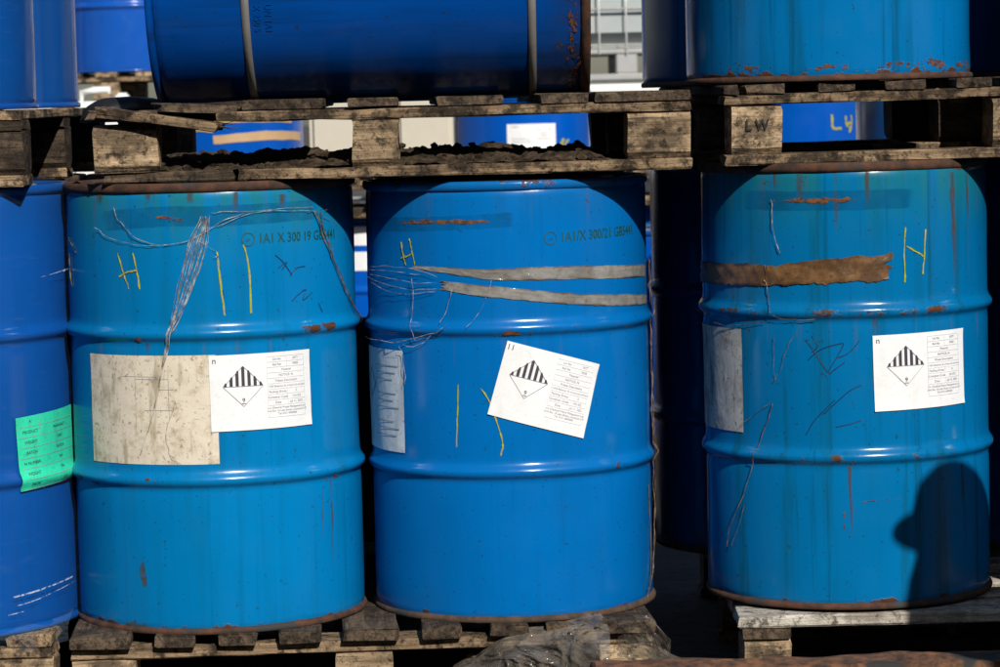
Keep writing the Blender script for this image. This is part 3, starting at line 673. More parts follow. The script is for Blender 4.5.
# ------------------------------------------------------------------ pallets
PL = {}
def plank_me(L, W, T, var=0, seg=8, rag=1.0):
    """a board along its own x: worn edges, slight bow, rough ends"""
    key = (round(L, 3), round(W, 3), round(T, 3), var, seg, rag)
    if key in PL: return PL[key]
    rnd = random.Random(hash((round(L*1000), round(W*1000), round(T*1000), var))); c = min(T, W)*.14
    prof = [(-W/2+c, -T/2), (W/2-c, -T/2), (W/2, -T/2+c), (W/2, T/2-c), (W/2-c, T/2), (-W/2+c, T/2), (-W/2, T/2-c), (-W/2, -T/2+c)]
    vs, fs = [], []; bow = rnd.uniform(-.0015, .0015); ph = rnd.uniform(0, 99)
    for i in range(seg+1):
        t = i/seg; x = (t-.5)*L
        for k, (y, z) in enumerate(prof):
            q = noise.noise_vector(Vector((x*9+ph, k*1.7, var*5.3)))*.0022*rag
            ex = rnd.uniform(-.004, .002)*rag if i in (0, seg) else 0
            chip = (.004*rag if rnd.random() < .12 else 0)
            vs.append((x+ex*(1 if i else -1), y*(1-chip/W)+q.x, z*(1-chip/T)+q.y*.6+bow*math.sin(PI*t)))
        if i:
            for k in range(8):
                a = (i-1)*8+k; b = (i-1)*8+(k+1) % 8; fs.append((a, b, b+8, a+8))
    fs.append(tuple(range(7, -1, -1))); fs.append(tuple(seg*8+k for k in range(8)))
    PL[key] = mesh('plank', vs, fs); return PL[key]
def put_plank(name, parent, mat, L, W, T, loc, rot=(0, 0, 0), var=0, seg=8, rag=1.0):
    me = plank_me(L, W, T, var, seg, rag); o = link(name, me, None, parent, loc, rot)
    if not me.materials: me.materials.append(mat)
    o.material_slots[0].link = 'OBJECT'; o.material_slots[0].material = mat
    return o
def pallet(label, loc, yaw, W, Dp, deck, blocks, zs, mats, tilt=0.0, group=None, across=False, skip_deck=(), far=False):
    """block pallet; origin under the middle of its front edge. deck: [(x0,x1)] boards running front to back
    (across=True: boards run left to right), blocks: [(x0,x1)] of the front row, zs: bottom, block, stringer, deck heights"""
    t = empty('wooden_pallet', loc, (0, R(tilt), R(yaw))); tag(t, label, 'pallet', group)
    zb, zk, zst, zd = zs; mdeck, mstr, mblk, mbot = mats; sg = 4 if far else 8
    rows = (.05, Dp/2, Dp-.05)
    for j, y in enumerate(rows):
        put_plank('bottom_board', t, mbot, W, .098, zb, (0, y, zb/2), (0, 0, 0), j, sg*2 if not far else 4)
        for i, (x0, x1) in enumerate(blocks):
            bl = put_plank('block', t, mblk if j == 0 or far else M['wood_dark'], x1-x0, .095 if j else .098, zk+.002, ((x0+x1)/2, y, zb+zk/2), (0, 0, 0), i+3*(j == 0), 3, .9)  # rear rows take darker wood, painting in the shade inside the pallet
            if j == 0: t['b%d' % i] = bl.name
        if not across: put_plank('stringer_board', t, mstr, W, .094, zst, (0, y, zb+zk+zst/2), (0, 0, 0), 4+j, sg*2 if not far else 4)
    if across:
        for i, (x0, x1) in enumerate(blocks): put_plank('stringer_board', t, mstr, Dp, x1-x0, zst, ((x0+x1)/2, Dp/2, zb+zk+zst/2), (0, 0, PI/2), i, sg)
    for i, q in enumerate(deck):
        x0, x1 = q[0], q[1]; dz = q[2] if len(q) > 2 else 0; dy = q[3] if len(q) > 3 else 0
        if across: put_plank('deck_board', t, mdeck, W, x1-x0, zd, (0, (x0+x1)/2, zb+zk+zst+zd/2), (0, 0, 0), i % 4, sg)
        else: put_plank('deck_board', t, mdeck, Dp, x1-x0, zd, ((x0+x1)/2, Dp/2+dy, zb+zk+zst+zd/2+dz), (R(0), 0, PI/2), i % 4, sg)
    for k in list(t.keys()):
        if k[0] == 'b' and k[1:].isdigit(): del t[k]
    return t
def evenly(W, n, bw): return [(-W/2+i*(W-bw)/(n-1), -W/2+i*(W-bw)/(n-1)+bw) for i in range(n)]
WD = (M['wood_dark'], M['wood'], M['wood_tan'], M['wood'])
WG = (M['wood_dark'], M['wood_dark'], M['wood_dark'], M['wood_dark'])
# the pallet under the two left drums
x0_ = -.28
p1 = pallet('weathered pallet carrying the stained label drum and the tilted label drum', (x0_, -.012, SLAB), 3.6, 1.134, 1.12,
    [(a_-x0_, b_-x0_, 0, -.018) for a_, b_ in ((-.846, -.728), (-.683, -.605), (-.560, -.486), (-.444, -.362), (-.321, -.212), (-.167, -.090), (-.035, .04), (.075, .135), (.18, .287))],
    [(-.565, -.44), (-.055, .055), (.46, .567)], (.022, .087, .024, .0235), WD, tilt=.3)
# the pallet under the streaked drum, boards running left to right
p3 = pallet('pallet with pale bleached deck boards under the brown taped drum', (1.03, .008, SLAB), 0.0, 1.16, 1.2,
    [(0, .125), (.17, .265), (.32, .415), (.55, .645), (.78, .875), (1.07, 1.19)], [(-.572, -.478), (-.05, .05), (.478, .572)], (.022, .088, .022, .024), (M['wood_pale'], M['wood_dark'], M['wood_tan'], M['wood']), across=True)
p0 = pallet('film covered pallet under the mint green label drum', (-1.46, .02, SLAB), 0.0, 1.14, 1.15, evenly(1.14, 8, .09), [(-.57, -.45), (-.05, .05), (.45, .57)], (.022, .084, .024, .0245), (M['wood'], M['wood'], M['wood_tan'], M['wood']))
# upper tier pallets
x0_ = -.195
pu = pallet('broken weathered pallet carrying the lying drum', (x0_, .002, 1.3465), 2.0, 1.150, 1.1,
    [(a_-x0_, b_-x0_, dz_, dy_) for a_, b_, dz_, dy_ in ((-.484, -.329, .002, .012), (-.280, -.183, .001, .0), (-.110, .018, .0, .004), (.090, .181, .0, .0), (.193, .379, .0, -.004))],
    [(-.573, -.450), (-.079, .012), (.450, .574)], (.022, .091, .0205, .0185), (M['wood_dark'], M['wood'], M['wood_tan'], M['wood']))
p4 = pallet('pallet stencilled LW under the rusty bottomed upper drum', (1.02, .085, 1.3525), 3.0, 1.15, 1.15,
    [(a_-1.02, b_-1.02) for a_, b_ in ((.445, .475), (.487, .566), (.63, .70), (.76, .84), (.90, .97), (1.03, 1.13), (1.2, 1.3), (1.37, 1.47), (1.5, 1.59))],
    [(-.562, -.462), (-.05, .05), (.46, .56)], (.021, .096, .0205, .0185), WD, tilt=-.35)
p5 = pallet('pallet under the film wrapped drums of the upper tier', (-1.47, .0, 1.3465), 0.0, 1.13, 1.2, evenly(1.13, 8, .095), [(-.565, -.45), (-.05, .05), (.44, .565)], (.022, .085, .0205, .0185), (M['wood'], M['wood_dark'], M['wood_dark'], M['wood']))
# LW stencil on its block
blk = [o for o in p4.children if o.name.startswith('block')][0]
tv, tf = glyphs('L W', .030, 'CENTER', .85, .02)
link('stencil_letters', mesh('stencil_letters', [(x, -.0535, y+.008) for x, y in tv], tf, m_patch('faded_black_stencil', (.008, .007, .006), (.012, .01, .008), .30, .42, 60, .0, .8, .95, .0), False, [(.5, .5)]*len(tv)), None, blk)
fb = [o for o in pu.children if o.name.startswith('bottom_board')][0]       # front bottom board: split in two, the short end pushed back
fb_me = fb.data; fb.data = plank_me(.875, .098, .022, 21, 14); fb.location.x = .1375; fb.data.materials.append(M['wood']) if not fb.data.materials else None
fb.material_slots[0].link = 'OBJECT'; fb.material_slots[0].material = M['wood']
put_plank('bottom_board', pu, M['wood_dark'], .25, .095, .022, (-.432, .062, .0112), (0, 0, R(-3)), 22, 6, 1.6)
fs_ = [o for o in pu.children if o.name.startswith('stringer_board')][0]   # the front stringer has snapped off short of the left end
fs_.data = plank_me(.915, .094, .0205, 23, 14, 1.4); fs_.location.x = .118
fs_.data.materials.append(M['wood']) if not fs_.data.materials else None
fs_.material_slots[0].link = 'OBJECT'; fs_.material_slots[0].material = M['wood']
# splintered plank ends on the broken pallet
for (x, y, z, L_, W_, rx, rz, nm) in ((-.70, .05, 1.478, .16, .095, 1, -6, 0), (-.640, -.03, 1.468, .235, .07, 9, -8, 1), (-.575, .02, 1.486, .15, .11, 4, 14, 2), (-.53, .08, 1.491, .13, .09, -2, -5, 3)):
    put_plank('splintered_board', pu, M['wood_dark'] if nm != 1 else M['wood'], L_, W_, .018, (x+.195, y+.03, z-1.3465), (0, R(rx), R(rz)), nm+10, 6, 2.2)
# splinter whiskers
pts = []
for i in range(9):
    a0 = Vector((-.535+.01*random.random(), -.03, 1.452+.012*random.random())); pts.append([a0, a0+Vector((.03+.02*random.random(), -.01, .012*random.uniform(-1, 1)))])
wk = link('splinter', tube('splinter', [[p-pu.location for p in q] for q in pts], .0016, 4), M['wood_dark'], pu)

# soil heaped on the lower boards of the broken pallet
def soil(name, label, parent_loc, yaw, x0, x1, y0, y1, hmax, seed, nx=170, ny=44):
    vs, fs = [], []
    for j in range(ny+1):
        for i in range(nx+1):
            u, v = i/nx, j/ny; x = x0+(x1-x0)*u; y = y0+(y1-y0)*v
            n = noise.fractal(Vector((x*7, y*7, seed)), .9, 2.1, 5)*.5+.5
            n2 = noise.fractal(Vector((x*34, y*34, seed+4)), .8, 2.2, 4)
            e = min(1, u*14, (1-u)*14)*min(1, .25+v*3.0, (1-v)*8)
            h = hmax*e*max(0, .12+n*.95)+.009*n2*min(1, e*2)
            vs.append((x, y, h-.003))
        if j:
            for i in range(nx):
                a_ = (j-1)*(nx+1)+i; fs.append((a_, a_+1, a_+nx+2, a_+nx+1))
    rnd2 = random.Random(seed); ico = [(0, 0, -1), (.72, -.53, -.45), (-.28, -.85, -.45), (-.89, 0, -.45), (-.28, .85, -.45), (.72, .53, -.45), (.28, -.85, .45), (-.72, -.53, .45), (-.72, .53, .45), (.28, .85, .45), (.89, 0, .45), (0, 0, 1)]
    icf = [(0, 1, 2), (1, 0, 5), (0, 2, 3), (0, 3, 4), (0, 4, 5), (1, 5, 10), (2, 1, 6), (3, 2, 7), (4, 3, 8), (5, 4, 9), (1, 10, 6), (2, 6, 7), (3, 7, 8), (4, 8, 9), (5, 9, 10), (6, 10, 11), (7, 6, 11), (8, 7, 11), (9, 8, 11), (10, 9, 11)]
    for q in range(420):
        i = rnd2.randrange(4, nx-4); j = int((ny-6)*rnd2.random()**1.4); p = vs[j*(nx+1)+i]; r_ = .0016+.0085*rnd2.random()**4; b0 = len(vs)
        for (a_, b_, c_) in ico: k_ = r_*rnd2.uniform(.65, 1.25); vs.append((p[0]+a_*k_*1.2, p[1]+b_*k_, p[2]+c_*k_*.8+r_*.3))
        fs += [tuple(b0+x_ for x_ in f_) for f_ in icf]
    o = link(name, mesh(name, vs, fs, M['soil'], False), None, None, parent_loc, (0, 0, R(yaw)))
    return tag(o, label, 'soil', kind='stuff')
soil('soil', 'dark dry soil heaped inside the broken pallet', (-.195, .002, 1.3465+.0215), 2.0, -.56, .45, .02, .50, .037, 3.3)

# ------------------------------------------------------------------ film, strands and rubbish round the front drums
film_shell = [(z, RB+.0135+.0015*math.sin(z*40)) for z in (.005, .05, .12, .2, .27, .34, .42, .5, .56, .62, .7, .78, .84)]+[(.872, RB+.009), (.885, RB-.05)]
for loc, lab in ((D0, 'clear stretch film round the mint green label drum'), ((-1.212, .30, 1.4945), 'clear stretch film round the front drum of the upper tier'), ((-1.213, .905, 1.4945), 'clear stretch film round the rear drum of the upper tier')):
    tag(link('stretch_film', lathe('stretch_film', film_shell, 96, .003, 6), M['film'], None, loc), lab, 'film')
def bunch(name, label, dl, paths, radii, mat, off=.004, wob=.003, seed=0, cat='strand'):
    ON[:] = [.0022, {D1: 0, D2: 1, D3: 2}[dl]]
    P = [strand_path((0, 0, 0), p, off, wob, 8, seed+i) for i, p in enumerate(paths)]
    o = link(name, tube(name, P, radii), mat, None, dl); return tag(o, label, cat)
main = [(4.4, 0.8119), (0.6, 0.7628), (-2.8, 0.7058), (-7.2, 0.6392), (-12.0, 0.576), (-14.9, 0.5144), (-16.5, 0.4662), (-21.3, 0.3982), (-26.7, 0.3314)]
pp, rr_ = [], []
rnd = random.Random(5)
for i in range(17):
    q = []; w1, w2 = rnd.uniform(-1, 1), rnd.uniform(-1, 1)
    for k, (t_, z_) in enumerate(main):
        sp = (.8, 4.6, 5.0, 3.0, 1.0, .5, .5, .6, .2)[k]; q.append((t_+sp*(w1*.75+w2*.35*math.sin(k*1.7+i)), z_+rnd.uniform(-.008, .008)))
    pp.append(q[:rnd.choice((3, 4, 5, 5, 6))] if i else q); rr_.append(rnd.uniform(.0003, .0006) if i else .0009)
pp += [[(-34.3, 0.832), (-32.5, 0.8089), (-28.8, 0.7878), (-22.6, 0.7646), (-14.3, 0.7528), (-4.4, 0.7577), (1.4, 0.7703), (11.2, 0.8032), (20.2, 0.8112)], [(-44.2, 0.7931), (-40.2, 0.774), (-29.5, 0.7608), (-18.5, 0.753), (-9.5, 0.7563)], [(3.4, 0.7777), (11.1, 0.7956), (21.0, 0.8129), (35.7, 0.8118), (49.0, 0.8107)], [(4.4, 0.8119), (13.2, 0.8163), (33.5, 0.8161), (52.5, 0.8176)],
       [(-0.5, 0.7629), (5.1, 0.7507), (8.4, 0.7329), (5.7, 0.7276)], [(-8.4, 0.466), (-14.9, 0.3985), (-12.5, 0.3501), (-9.4, 0.3307)]]
rr_ += [.0006, .0004, .0005, .0004, .0004, .0004]
bunch('film_strand', 'bundle of frayed film strands hanging down the stained label drum', D1, pp, rr_, M['strand'])
pp = [[(48.5, 0.8147), (52.2, 0.7807), (57.3, 0.7305), (64.7, 0.6692), (76.2, 0.6134), (92.7, 0.5644)], [(52.5, 0.8176), (54.5, 0.7743), (61.2, 0.7057), (70.6, 0.6354), (92.8, 0.5748)], [(45.2, 0.8038), (49.0, 0.8107), (53.5, 0.7979), (60.7, 0.7883)], [(49.6, 0.8164), (52.8, 0.7864), (56.8, 0.7502), (59.1, 0.7064)], [(54.8, 0.8054), (60.3, 0.8158), (62.4, 0.8114)]]
bunch('film_strand', 'brown twisted strand hanging at the right side of the stained label drum', D1, pp, [.0014, .0008, .0005, .0006, .0005], M['strand_dark'])
pp = [[(-72.5, 0.6891), (-54.7, 0.6969), (-38.0, 0.6951), (-25.0, 0.6721)], [(-74.3, 0.6805), (-51.4, 0.6735), (-37.2, 0.6655), (-25.9, 0.6642)], [(-76.4, 0.6738), (-53.6, 0.6571), (-37.3, 0.6516), (-26.0, 0.6563)], [(-73.0, 0.6667), (-51.7, 0.6435), (-37.3, 0.6437), (-26.9, 0.6504)], [(-76.1, 0.6841), (-48.1, 0.688), (-32.2, 0.6797)],
      [(-87.4, 0.5495), (-60.4, 0.545), (-48.1, 0.5463), (-37.9, 0.5583), (-29.2, 0.5693), (-22.9, 0.5855)], [(-40.2, 0.681), (-38.9, 0.6395), (-40.4, 0.5797), (-38.6, 0.5443)], [(-21.2, 0.6603), (-23.5, 0.6249), (-26.9, 0.5813)], [(-5.7, 0.6792), (-7.9, 0.6402), (-12.1, 0.6012), (-17.1, 0.5777)], [(-47.5, 0.5444), (-45.3, 0.519), (-45.3, 0.455)], [(-29.6, 0.5732), (-34.0, 0.5509), (-39.6, 0.5401), (-46.9, 0.5446)]]
bunch('film_strand', 'loose hair-thin film strands fanning from the grey tape', D2, pp, [.0004]*5+[.0008]+[.0005]*5, M['strand'])
pp = []
for k in range(5):
    pp.append([(90-6*rnd.random(), .70), (89-3*rnd.random(), .64), (87+3*rnd.random(), .58), (88-4*rnd.random(), .50), (86, .42), (87-3*rnd.random(), .36), (85, .29), (85, .2), (80, .1), (77, .05), (66, .022)][(0 if k < 3 else 4):(7 if k in (1, 2) else 11)])
bunch('film_strand', 'pale strands trailing down the right side of the tilted label drum', D2, pp, [.0008, .0005, .0006, .0004, .0007], M['strand_dark'], .001, .003, 40)
bunch('film_strand', 'short pale strand hanging from the rust scrape above the brown tape', D3, [[(-35.1, 0.8089), (-34.8, 0.7719), (-33.7, 0.7233), (-31.2, 0.6922)]], [.0007], M['strand'])
pp = [[(-39.4, 0.6526), (-36.8, 0.6157), (-36.0, 0.5864), (-33.4, 0.571), (-24.2, 0.5678), (-15.4, 0.5717)], [(-94.0, 0.5851), (-73.7, 0.5578), (-58.6, 0.5505), (-46.8, 0.5552), (-37.0, 0.5667)], [(-34.4, 0.5474), (-35.5, 0.4884), (-34.0, 0.4396)], [(-24.2, 0.5522), (-29.3, 0.5186), (-32.1, 0.4654), (-37.6, 0.4389)], [(-34.9, 0.4178), (-40.3, 0.3495), (-45.5, 0.2885), (-49.6, 0.2272), (-57.8, 0.1631), (-63.2, 0.0953)], [(-35.4, 0.4098), (-42.5, 0.3884), (-54.8, 0.3447)], [(-49.7, 0.2112), (-54.7, 0.1447), (-60.2, 0.1053)]]
bunch('film_strand', 'dark thin strands hanging below the brown tape', D3, pp, [.0008, .0007, .0005, .0005, .0008, .0005, .0006], M['strand_dark'])

def crumple(name, label, f, nu, nv, amp, seed, mat, fr=14, folds=False):
    vs, fs = [], []
    for j in range(nv+1):
        for i in range(nu+1):
            u, v = i/nu, j/nv; p = Vector(f(u, v))
            q = p*fr+Vector((seed, 0, 0))
            n = (1-abs(noise.noise(q)))**2*.9+(1-abs(noise.noise(q*2.1+Vector((3, 1, 2)))))**2*.55+abs(noise.noise(q*5.1))*.3
            if folds:                                    # long gathered creases that fan out and break into short ones
                w_ = noise.noise(Vector((u*3, v*2.5, seed)))
                g1 = (1-abs(noise.noise(Vector((u*9+v*3+w_*2.2, v*1.6, seed)))))**3; g2 = (1-abs(noise.noise(Vector((u*15-v*9+w_*3, v*5, seed+8)))))**4
                g3 = (1-abs(noise.noise(Vector((u*60, v*34+w_*5, seed+5)))))**3
                n = .35+.75*g1+.40*g2+.07*g3+.5*noise.noise(Vector((u*4, v*3, seed+2)))
            p += Vector((noise.noise(q*1.3+Vector((5, 0, 0)))*.4, -n+.9, noise.noise(q*1.1+Vector((0, 9, 0)))*.5))*amp
            vs.append(p)
        if j:
            for i in range(nu):
                a_ = (j-1)*(nu+1)+i; fs.append((a_, a_+1, a_+nu+2, a_+nu+1))
    return tag(link(name, mesh(name, vs, fs, mat, folds), None), label, 'film')
def f1(u, v):                                             # spills over the edge of the pallet between two blocks
    x = -.145+.335*u
    zt = .332+.118*min(1, u/.42)**.8+.024*u
    y = .030-.12*math.sin(min(1, v*1.15)*PI*.62)-.03*math.sin(u*PI)*math.sin(v*PI)
    if v < .12: y = .07-.04*v/.12
    return (x, y, zt*(1-v)+.322*v+.02*math.sin(v*PI))
crumple('crumpled_film', 'dusty crumpled film spilling over the pallet edge below the tilted label drum', f1, 120, 50, .036, 2.0, M['film_dull'], 11, True)
def f2(u, v):
    x = -1.42+.55*u; return (x, .075-.10*math.sin(min(1, v*1.4)*PI/2)+.16*max(0, u-.86)*6, DK+.018-.05*v**1.5)
crumple('crumpled_film', 'clear film skirt over the pallet edge below the mint green label drum', f2, 80, 24, .007, 7.0, M['film'], 20)
def f3(u, v):
    return (.215+.10*u, -.02+.05*v-.02*u, .47+.012*math.sin(u*PI)-.13*max(0, v-.35)+(0 if u < .6 else -.08*(u-.6)))
crumple('crumpled_film', 'scrap of brown film at the right corner of the weathered pallet', f3, 40, 24, .010, 4.0, M['film_dull'], 26)

# rusty steel angle lying along the front of the platform
def beam():
    vs, fs = [], []; n = 60; sec = [(-.055, 0), (-.055, .10), (.0, .107), (.055, .100), (.055, .0)]
    for i in range(n+1):
        x = i/n*1.15
        for k, (y, z) in enumerate(sec):
            q = noise.noise_vector(Vector((x*11, k*2.2, 0)))*.006+noise.noise_vector(Vector((x*45, k*3.2, 4)))*.0022
            vs.append((x+(q.x*2 if i in (0, n) else 0), y+q.y, max(0, z+(q.z if k not in (0, 4) else 0))))
        if i:
            for k in range(4): fs.append(((i-1)*5+k, i*5+k, i*5+k+1, (i-1)*5+k+1))
    fs.append((0, 1, 2, 3, 4)); fs.append(tuple(n*5+k for k in (4, 3, 2, 1, 0)))
    return mesh('rusty_beam', vs, fs)
tag(link('rusty_beam', beam(), M['rust2'], None, (.16, -.14, SLAB-.006), (0, 0, R(.6))), 'flaking rusty steel beam lying in front of the pallets', 'beam')

# ------------------------------------------------------------------ background: further stacks in the sun
GB = 'drums of the stacks standing behind'
def far_pallet(x, y, z, lab, W=1.2):
    return pallet(lab, (x, y, z), 0, W, 1.1, evenly(W, 7, .1), [(-W/2, -W/2+.12), (-.06, .06), (W/2-.12, W/2)], (.02, .09, .022, .022), (M['wood_tan'], M['wood'], M['wood_tan'], M['wood']), far=True, group='pallets of the stacks standing behind')
far_pallet(.43, 6.38, 0, 'ground pallet of the stack behind the tilted label drum'); far_pallet(.43, 6.38, 1.0275, 'upper pallet of the stack behind the tilted label drum')
far_pallet(-.80, 5.82, 0, 'ground pallet of the stack behind the stained label drum'); far_pallet(-.80, 5.82, 1.0275, 'upper pallet of the stack behind the stained label drum')
far_pallet(1.53, 5.98, 0, 'ground pallet of the stack behind the brown taped drum'); far_pallet(1.53, 5.98, 1.0275, 'upper pallet of the stack behind the brown taped drum')
FT = .1545; FU = 1.183
f5 = drum('steel_drum', 'blue drum with a white label and yellow scrawl seen through the broken pallet', (.121, 6.75, FU), M['db'], M['bluerim'], far=True, group=GB)
s = Sheet(f5, *[(6.4, 0.117)][0], .206, .148, 0, M['paper'], .002, 'label_sheet')
s.text('printed_text', [('UN3077', -.085, .062, .010, 'LEFT'), ('Un No', .03, .05, .007, 'CENTER'), ('3077', .075, .05, .007, 'CENTER'), ('Material', .05, .034, .007, 'CENTER'), ('NOTICE', .05, .024, .007, 'CENTER'), ('Waste Description', .05, .012, .007, 'CENTER'), ('ENVIRONMENTALLY', -.045, .012, .008, 'CENTER'), ('HAZARDOUS WASTE', -.045, .0, .008, 'CENTER')], M['ink_grey'])
for i, p in enumerate(([(29.1, 0.0847), (32.2, 0.1091), (34.3, 0.1253), (33.1, 0.0924)], [(29.2, 0.0971), (34.1, 0.1005)], [(40.7, 0.1202), (37.3, 0.1124), (36.2, 0.096), (38.2, 0.0833)])): chalk(f5, p, 80+i, .009)
f6 = drum('steel_drum', 'blue drum banded with tan tape seen through the broken pallet', (-1.06, 6.2, FU), M['db'], M['bluerim'], far=True, group=GB)
for z_, t0, t1, wd in ((.235, -35, 60, .03), (.165, -10, 75, .035), (.20, -60, -10, .02)): ribbon('tan_tape', f6, [(t0, z_), ((t0+t1)/2, z_+.012), (t1, z_+.004)], wd, M['tan_tape'], .003, .1)
ribbon('tan_tape', f6, [(-42, .12), (-38, .18), (-36, .25)], .05, M['tan_tape'], .004, .1)
f7 = drum('steel_drum', 'blue drum chalked LH in yellow seen through the LW pallet', (1.23, 6.4, FU), M['db'], M['bluerim'], far=True, group=GB)
for i, p in enumerate(([(26.3, 0.2032), (26.2, 0.1712), (27.1, 0.147), (36.2, 0.1417)], [(39.9, 0.1935), (40.9, 0.1612), (44.5, 0.1446)], [(47.5, 0.1967), (47.3, 0.1604), (44.4, 0.1245)], [(39.7, 0.1613), (47.3, 0.1644)])): chalk(f7, p, 90+i, .010)
for (x, y, lab) in ((.121, 6.75, 'lower blue drum beneath the white labelled far drum'), (.74, 6.75, 'lower blue drum of the far stack behind the tilted label drum'), (-1.06, 6.2, 'lower blue drum beneath the tan taped far drum'), (1.23, 6.4, 'lower blue drum beneath the LH far drum'), (1.84, 6.4, 'lower blue drum right of the one beneath the LH far drum')):
    f_ = drum('steel_drum', lab, (x, y, FT), M['db'], M['bluerim'], far=True, group=GB)
f8 = drum('steel_drum', 'lower blue drum with white labels glimpsed between the two left front drums', (-.50, 6.2, FT), M['db'], M['bluerim'], far=True, group=GB)
for z_ in (.70, .80): Sheet(f8, -15, z_, .19, .075, 0, M['paper'], .002, 'label_sheet')
f9 = drum('steel_drum', 'lower blue drum with white labels glimpsed beside the dark gap drum', (.60, 4.5, FT), M['db'], M['bluerim'], far=True, group=GB)
for z_ in (.78, .86): Sheet(f9, 8, z_-.02, .2, .045, 0, M['paper'], .002, 'label_sheet')
far_pallet(.75, 4.1, 0, 'ground pallet under the drum glimpsed beside the dark gap drum', 1.1)
tag(put_plank('timber_board', None, M['wood_dark'], .66, .30, .03, (-.33, 1.40, SLAB+.327), (0, R(90), R(90)), 31, 8), 'dark old board standing upright behind the two left front drums', 'board')
# row of shaded drums right behind the LW pallet
far_pallet(1.5, 1.98+.15, 0, 'ground pallet of the shaded stack behind the LW pallet'); far_pallet(1.5, 1.98+.15, 1.0275, 'upper pallet of the shaded stack behind the LW pallet')
for x in (1.29, 1.89):
    for z_, q in ((FT, 'lower'), (FU, 'upper')):
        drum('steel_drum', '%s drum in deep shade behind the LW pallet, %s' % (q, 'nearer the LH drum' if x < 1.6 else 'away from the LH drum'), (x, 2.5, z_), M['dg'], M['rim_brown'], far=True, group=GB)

def rbox(name, x0, x1, y0, y1, z0, z1, bev, mat, parent, seg=4):
    me = box_me(name, x0, x1, y0, y1, z0, z1, bev, seg)
    return link(name, me, mat, parent)
def ibc(loc, label, mat, W=1.0, Dp=1.0, H=1.0):
    t = empty('caged_tank', loc); tag(t, label, 'tank')
    rbox('tank_bottle', -W/2+.03, W/2-.03, .03, Dp-.03, .15, .15+H, .07, mat, t)
    paths = []
    zs = [.16+H*k/6 for k in range(7)]
    for z in zs: paths.append([(-W/2, 0, z), (W/2, 0, z), (W/2, Dp, z), (-W/2, Dp, z), (-W/2, 0, z)])
    for k in range(9):
        x = -W/2+W*k/8
        for y in (-.008, Dp+.008): paths.append([(x, y, .12), (x, y, .16+H)])
        for x_ in (-W/2-.008, W/2+.008): paths.append([(x_, Dp*k/8, .12), (x_, Dp*k/8, .16+H)])
    link('cage', tube('cage', paths, .0095, 6), M['galv'], t)
    for y in (.05, Dp/2, Dp-.05): rbox('base_runner', -W/2, W/2, y-.05, y+.05, 0, .03, .006, M['galv'], t, 1)
    for x in (-W/2+.06, 0, W/2-.06):
        for y in (.05, Dp-.05): rbox('base_foot', x-.05, x+.05, y-.045, y+.045, .03, .12, .006, M['galv'], t, 1)
    rbox('base_plate', -W/2, W/2, 0, Dp, .12, .145, .006, M['galv'], t, 1)
    rbox('cap', -.11, .11, Dp/2-.11, Dp/2+.11, .15+H, .18+H, .01, M['black'], t, 1)
    return t
for (x_, w_, lab) in ((-.590, .35, 'cream plastic tank beside the tan taped far drum'), (-.288, .235, 'narrow cream plastic tank beside the white labelled far drum')):
    ct = empty('cream_tank', (x_, 6.45, 1.1825)); tag(ct, lab, 'tank', 'cream tanks on the far stack')
    rbox('tank_body', -w_/2, w_/2, 0, .4, 0, .85, .02, M['cream_plastic'], ct); rbox('cap', -.08, .08, .12, .28, .845, .89, .012, M['black'], ct, 2)
ibc((-.24, 7.3, 0), 'low caged tank on the ground behind the cream plastic tanks', M['white_plastic'], H=.86)
# white caged tank seen between the lying drum and the rusty bottomed drum
far_pallet(.62, 7.9, 0, 'pallet under the white film wrapped cartons')
rbx = empty('wrapped_cartons', (.62, 7.95, .154)); tag(rbx, 'white film wrapped carton load under the caged tank', 'cartons')
for k in range(3): rbox('carton', -.55, .55, 0, 1.0, .465*k, .465*k+.46, .03, M['white_plastic'], rbx)
ibc((.62, 7.95, 1.55), 'pale grey tank in a galvanised cage between the lying drum and the rusty bottomed drum', M['tank_plastic'])
tag(rbox('blue_tarpaulin', .3, 1.25, 6.98, 7.5, 2.06-.62, 2.09-.62, .012, M['db'], None), 'folded blue sheet lying on the far stack below the caged tank', 'sheet')
# stack at far left: drums on a pile of pallets, white canisters in front
G9 = 'pile of pallets at the far left'
far_pallet(-1.75, 7.6, 0, 'lowest pallet of the far left pile')
ibc((-1.75, 7.6, .154), 'caged tank at the bottom of the far left pile', M['white_plastic'])
for k in range(2): far_pallet(-1.75, 7.62, 1.335+.1545*k, ('middle', 'top')[k]+' pallet of the far left pile, under wrapped drums')
fw = drum('steel_drum', 'film wrapped blue drum on the far left pallet pile', (-1.68, 7.98, 1.335+.309), M['db'], M['bluerim'], far=True, group=GB)
tag(link('stretch_film', lathe('stretch_film', film_shell, 64, .006, 8), M['film_far'], None, (-1.68, 7.98, 1.644)), 'shiny stretch film round the drum on the far left pile', 'film')
drum('steel_drum', 'blue drum left of the wrapped one on the far left pallet pile', (-2.28, 7.98, 1.644), M['db'], M['bluerim'], far=True, group=GB)
def canister(x, y, z, lab):
    t = empty('white_canister', (x, y, z)); tag(t, lab, 'canister', 'white canisters on the far stack')
    rbox('body', -.13, .13, -.11, .11, 0, .33, .035, M['white_plastic'], t)
    link('handle', tube('handle', [[(-.08, 0, .32), (-.075, 0, .365), (-.03, 0, .375), (.03, 0, .375), (.045, 0, .33)]], .014, 8), M['white_plastic'], t)
    rbox('cap', .06, .11, -.025, .025, .325, .36, .008, M['white_plastic'], t, 2)
canister(-1.55, 5.95, FU, 'white plastic canister nearer the tan taped drum'); canister(-1.83, 5.95, FU, 'white plastic canister farther from the tan taped drum')
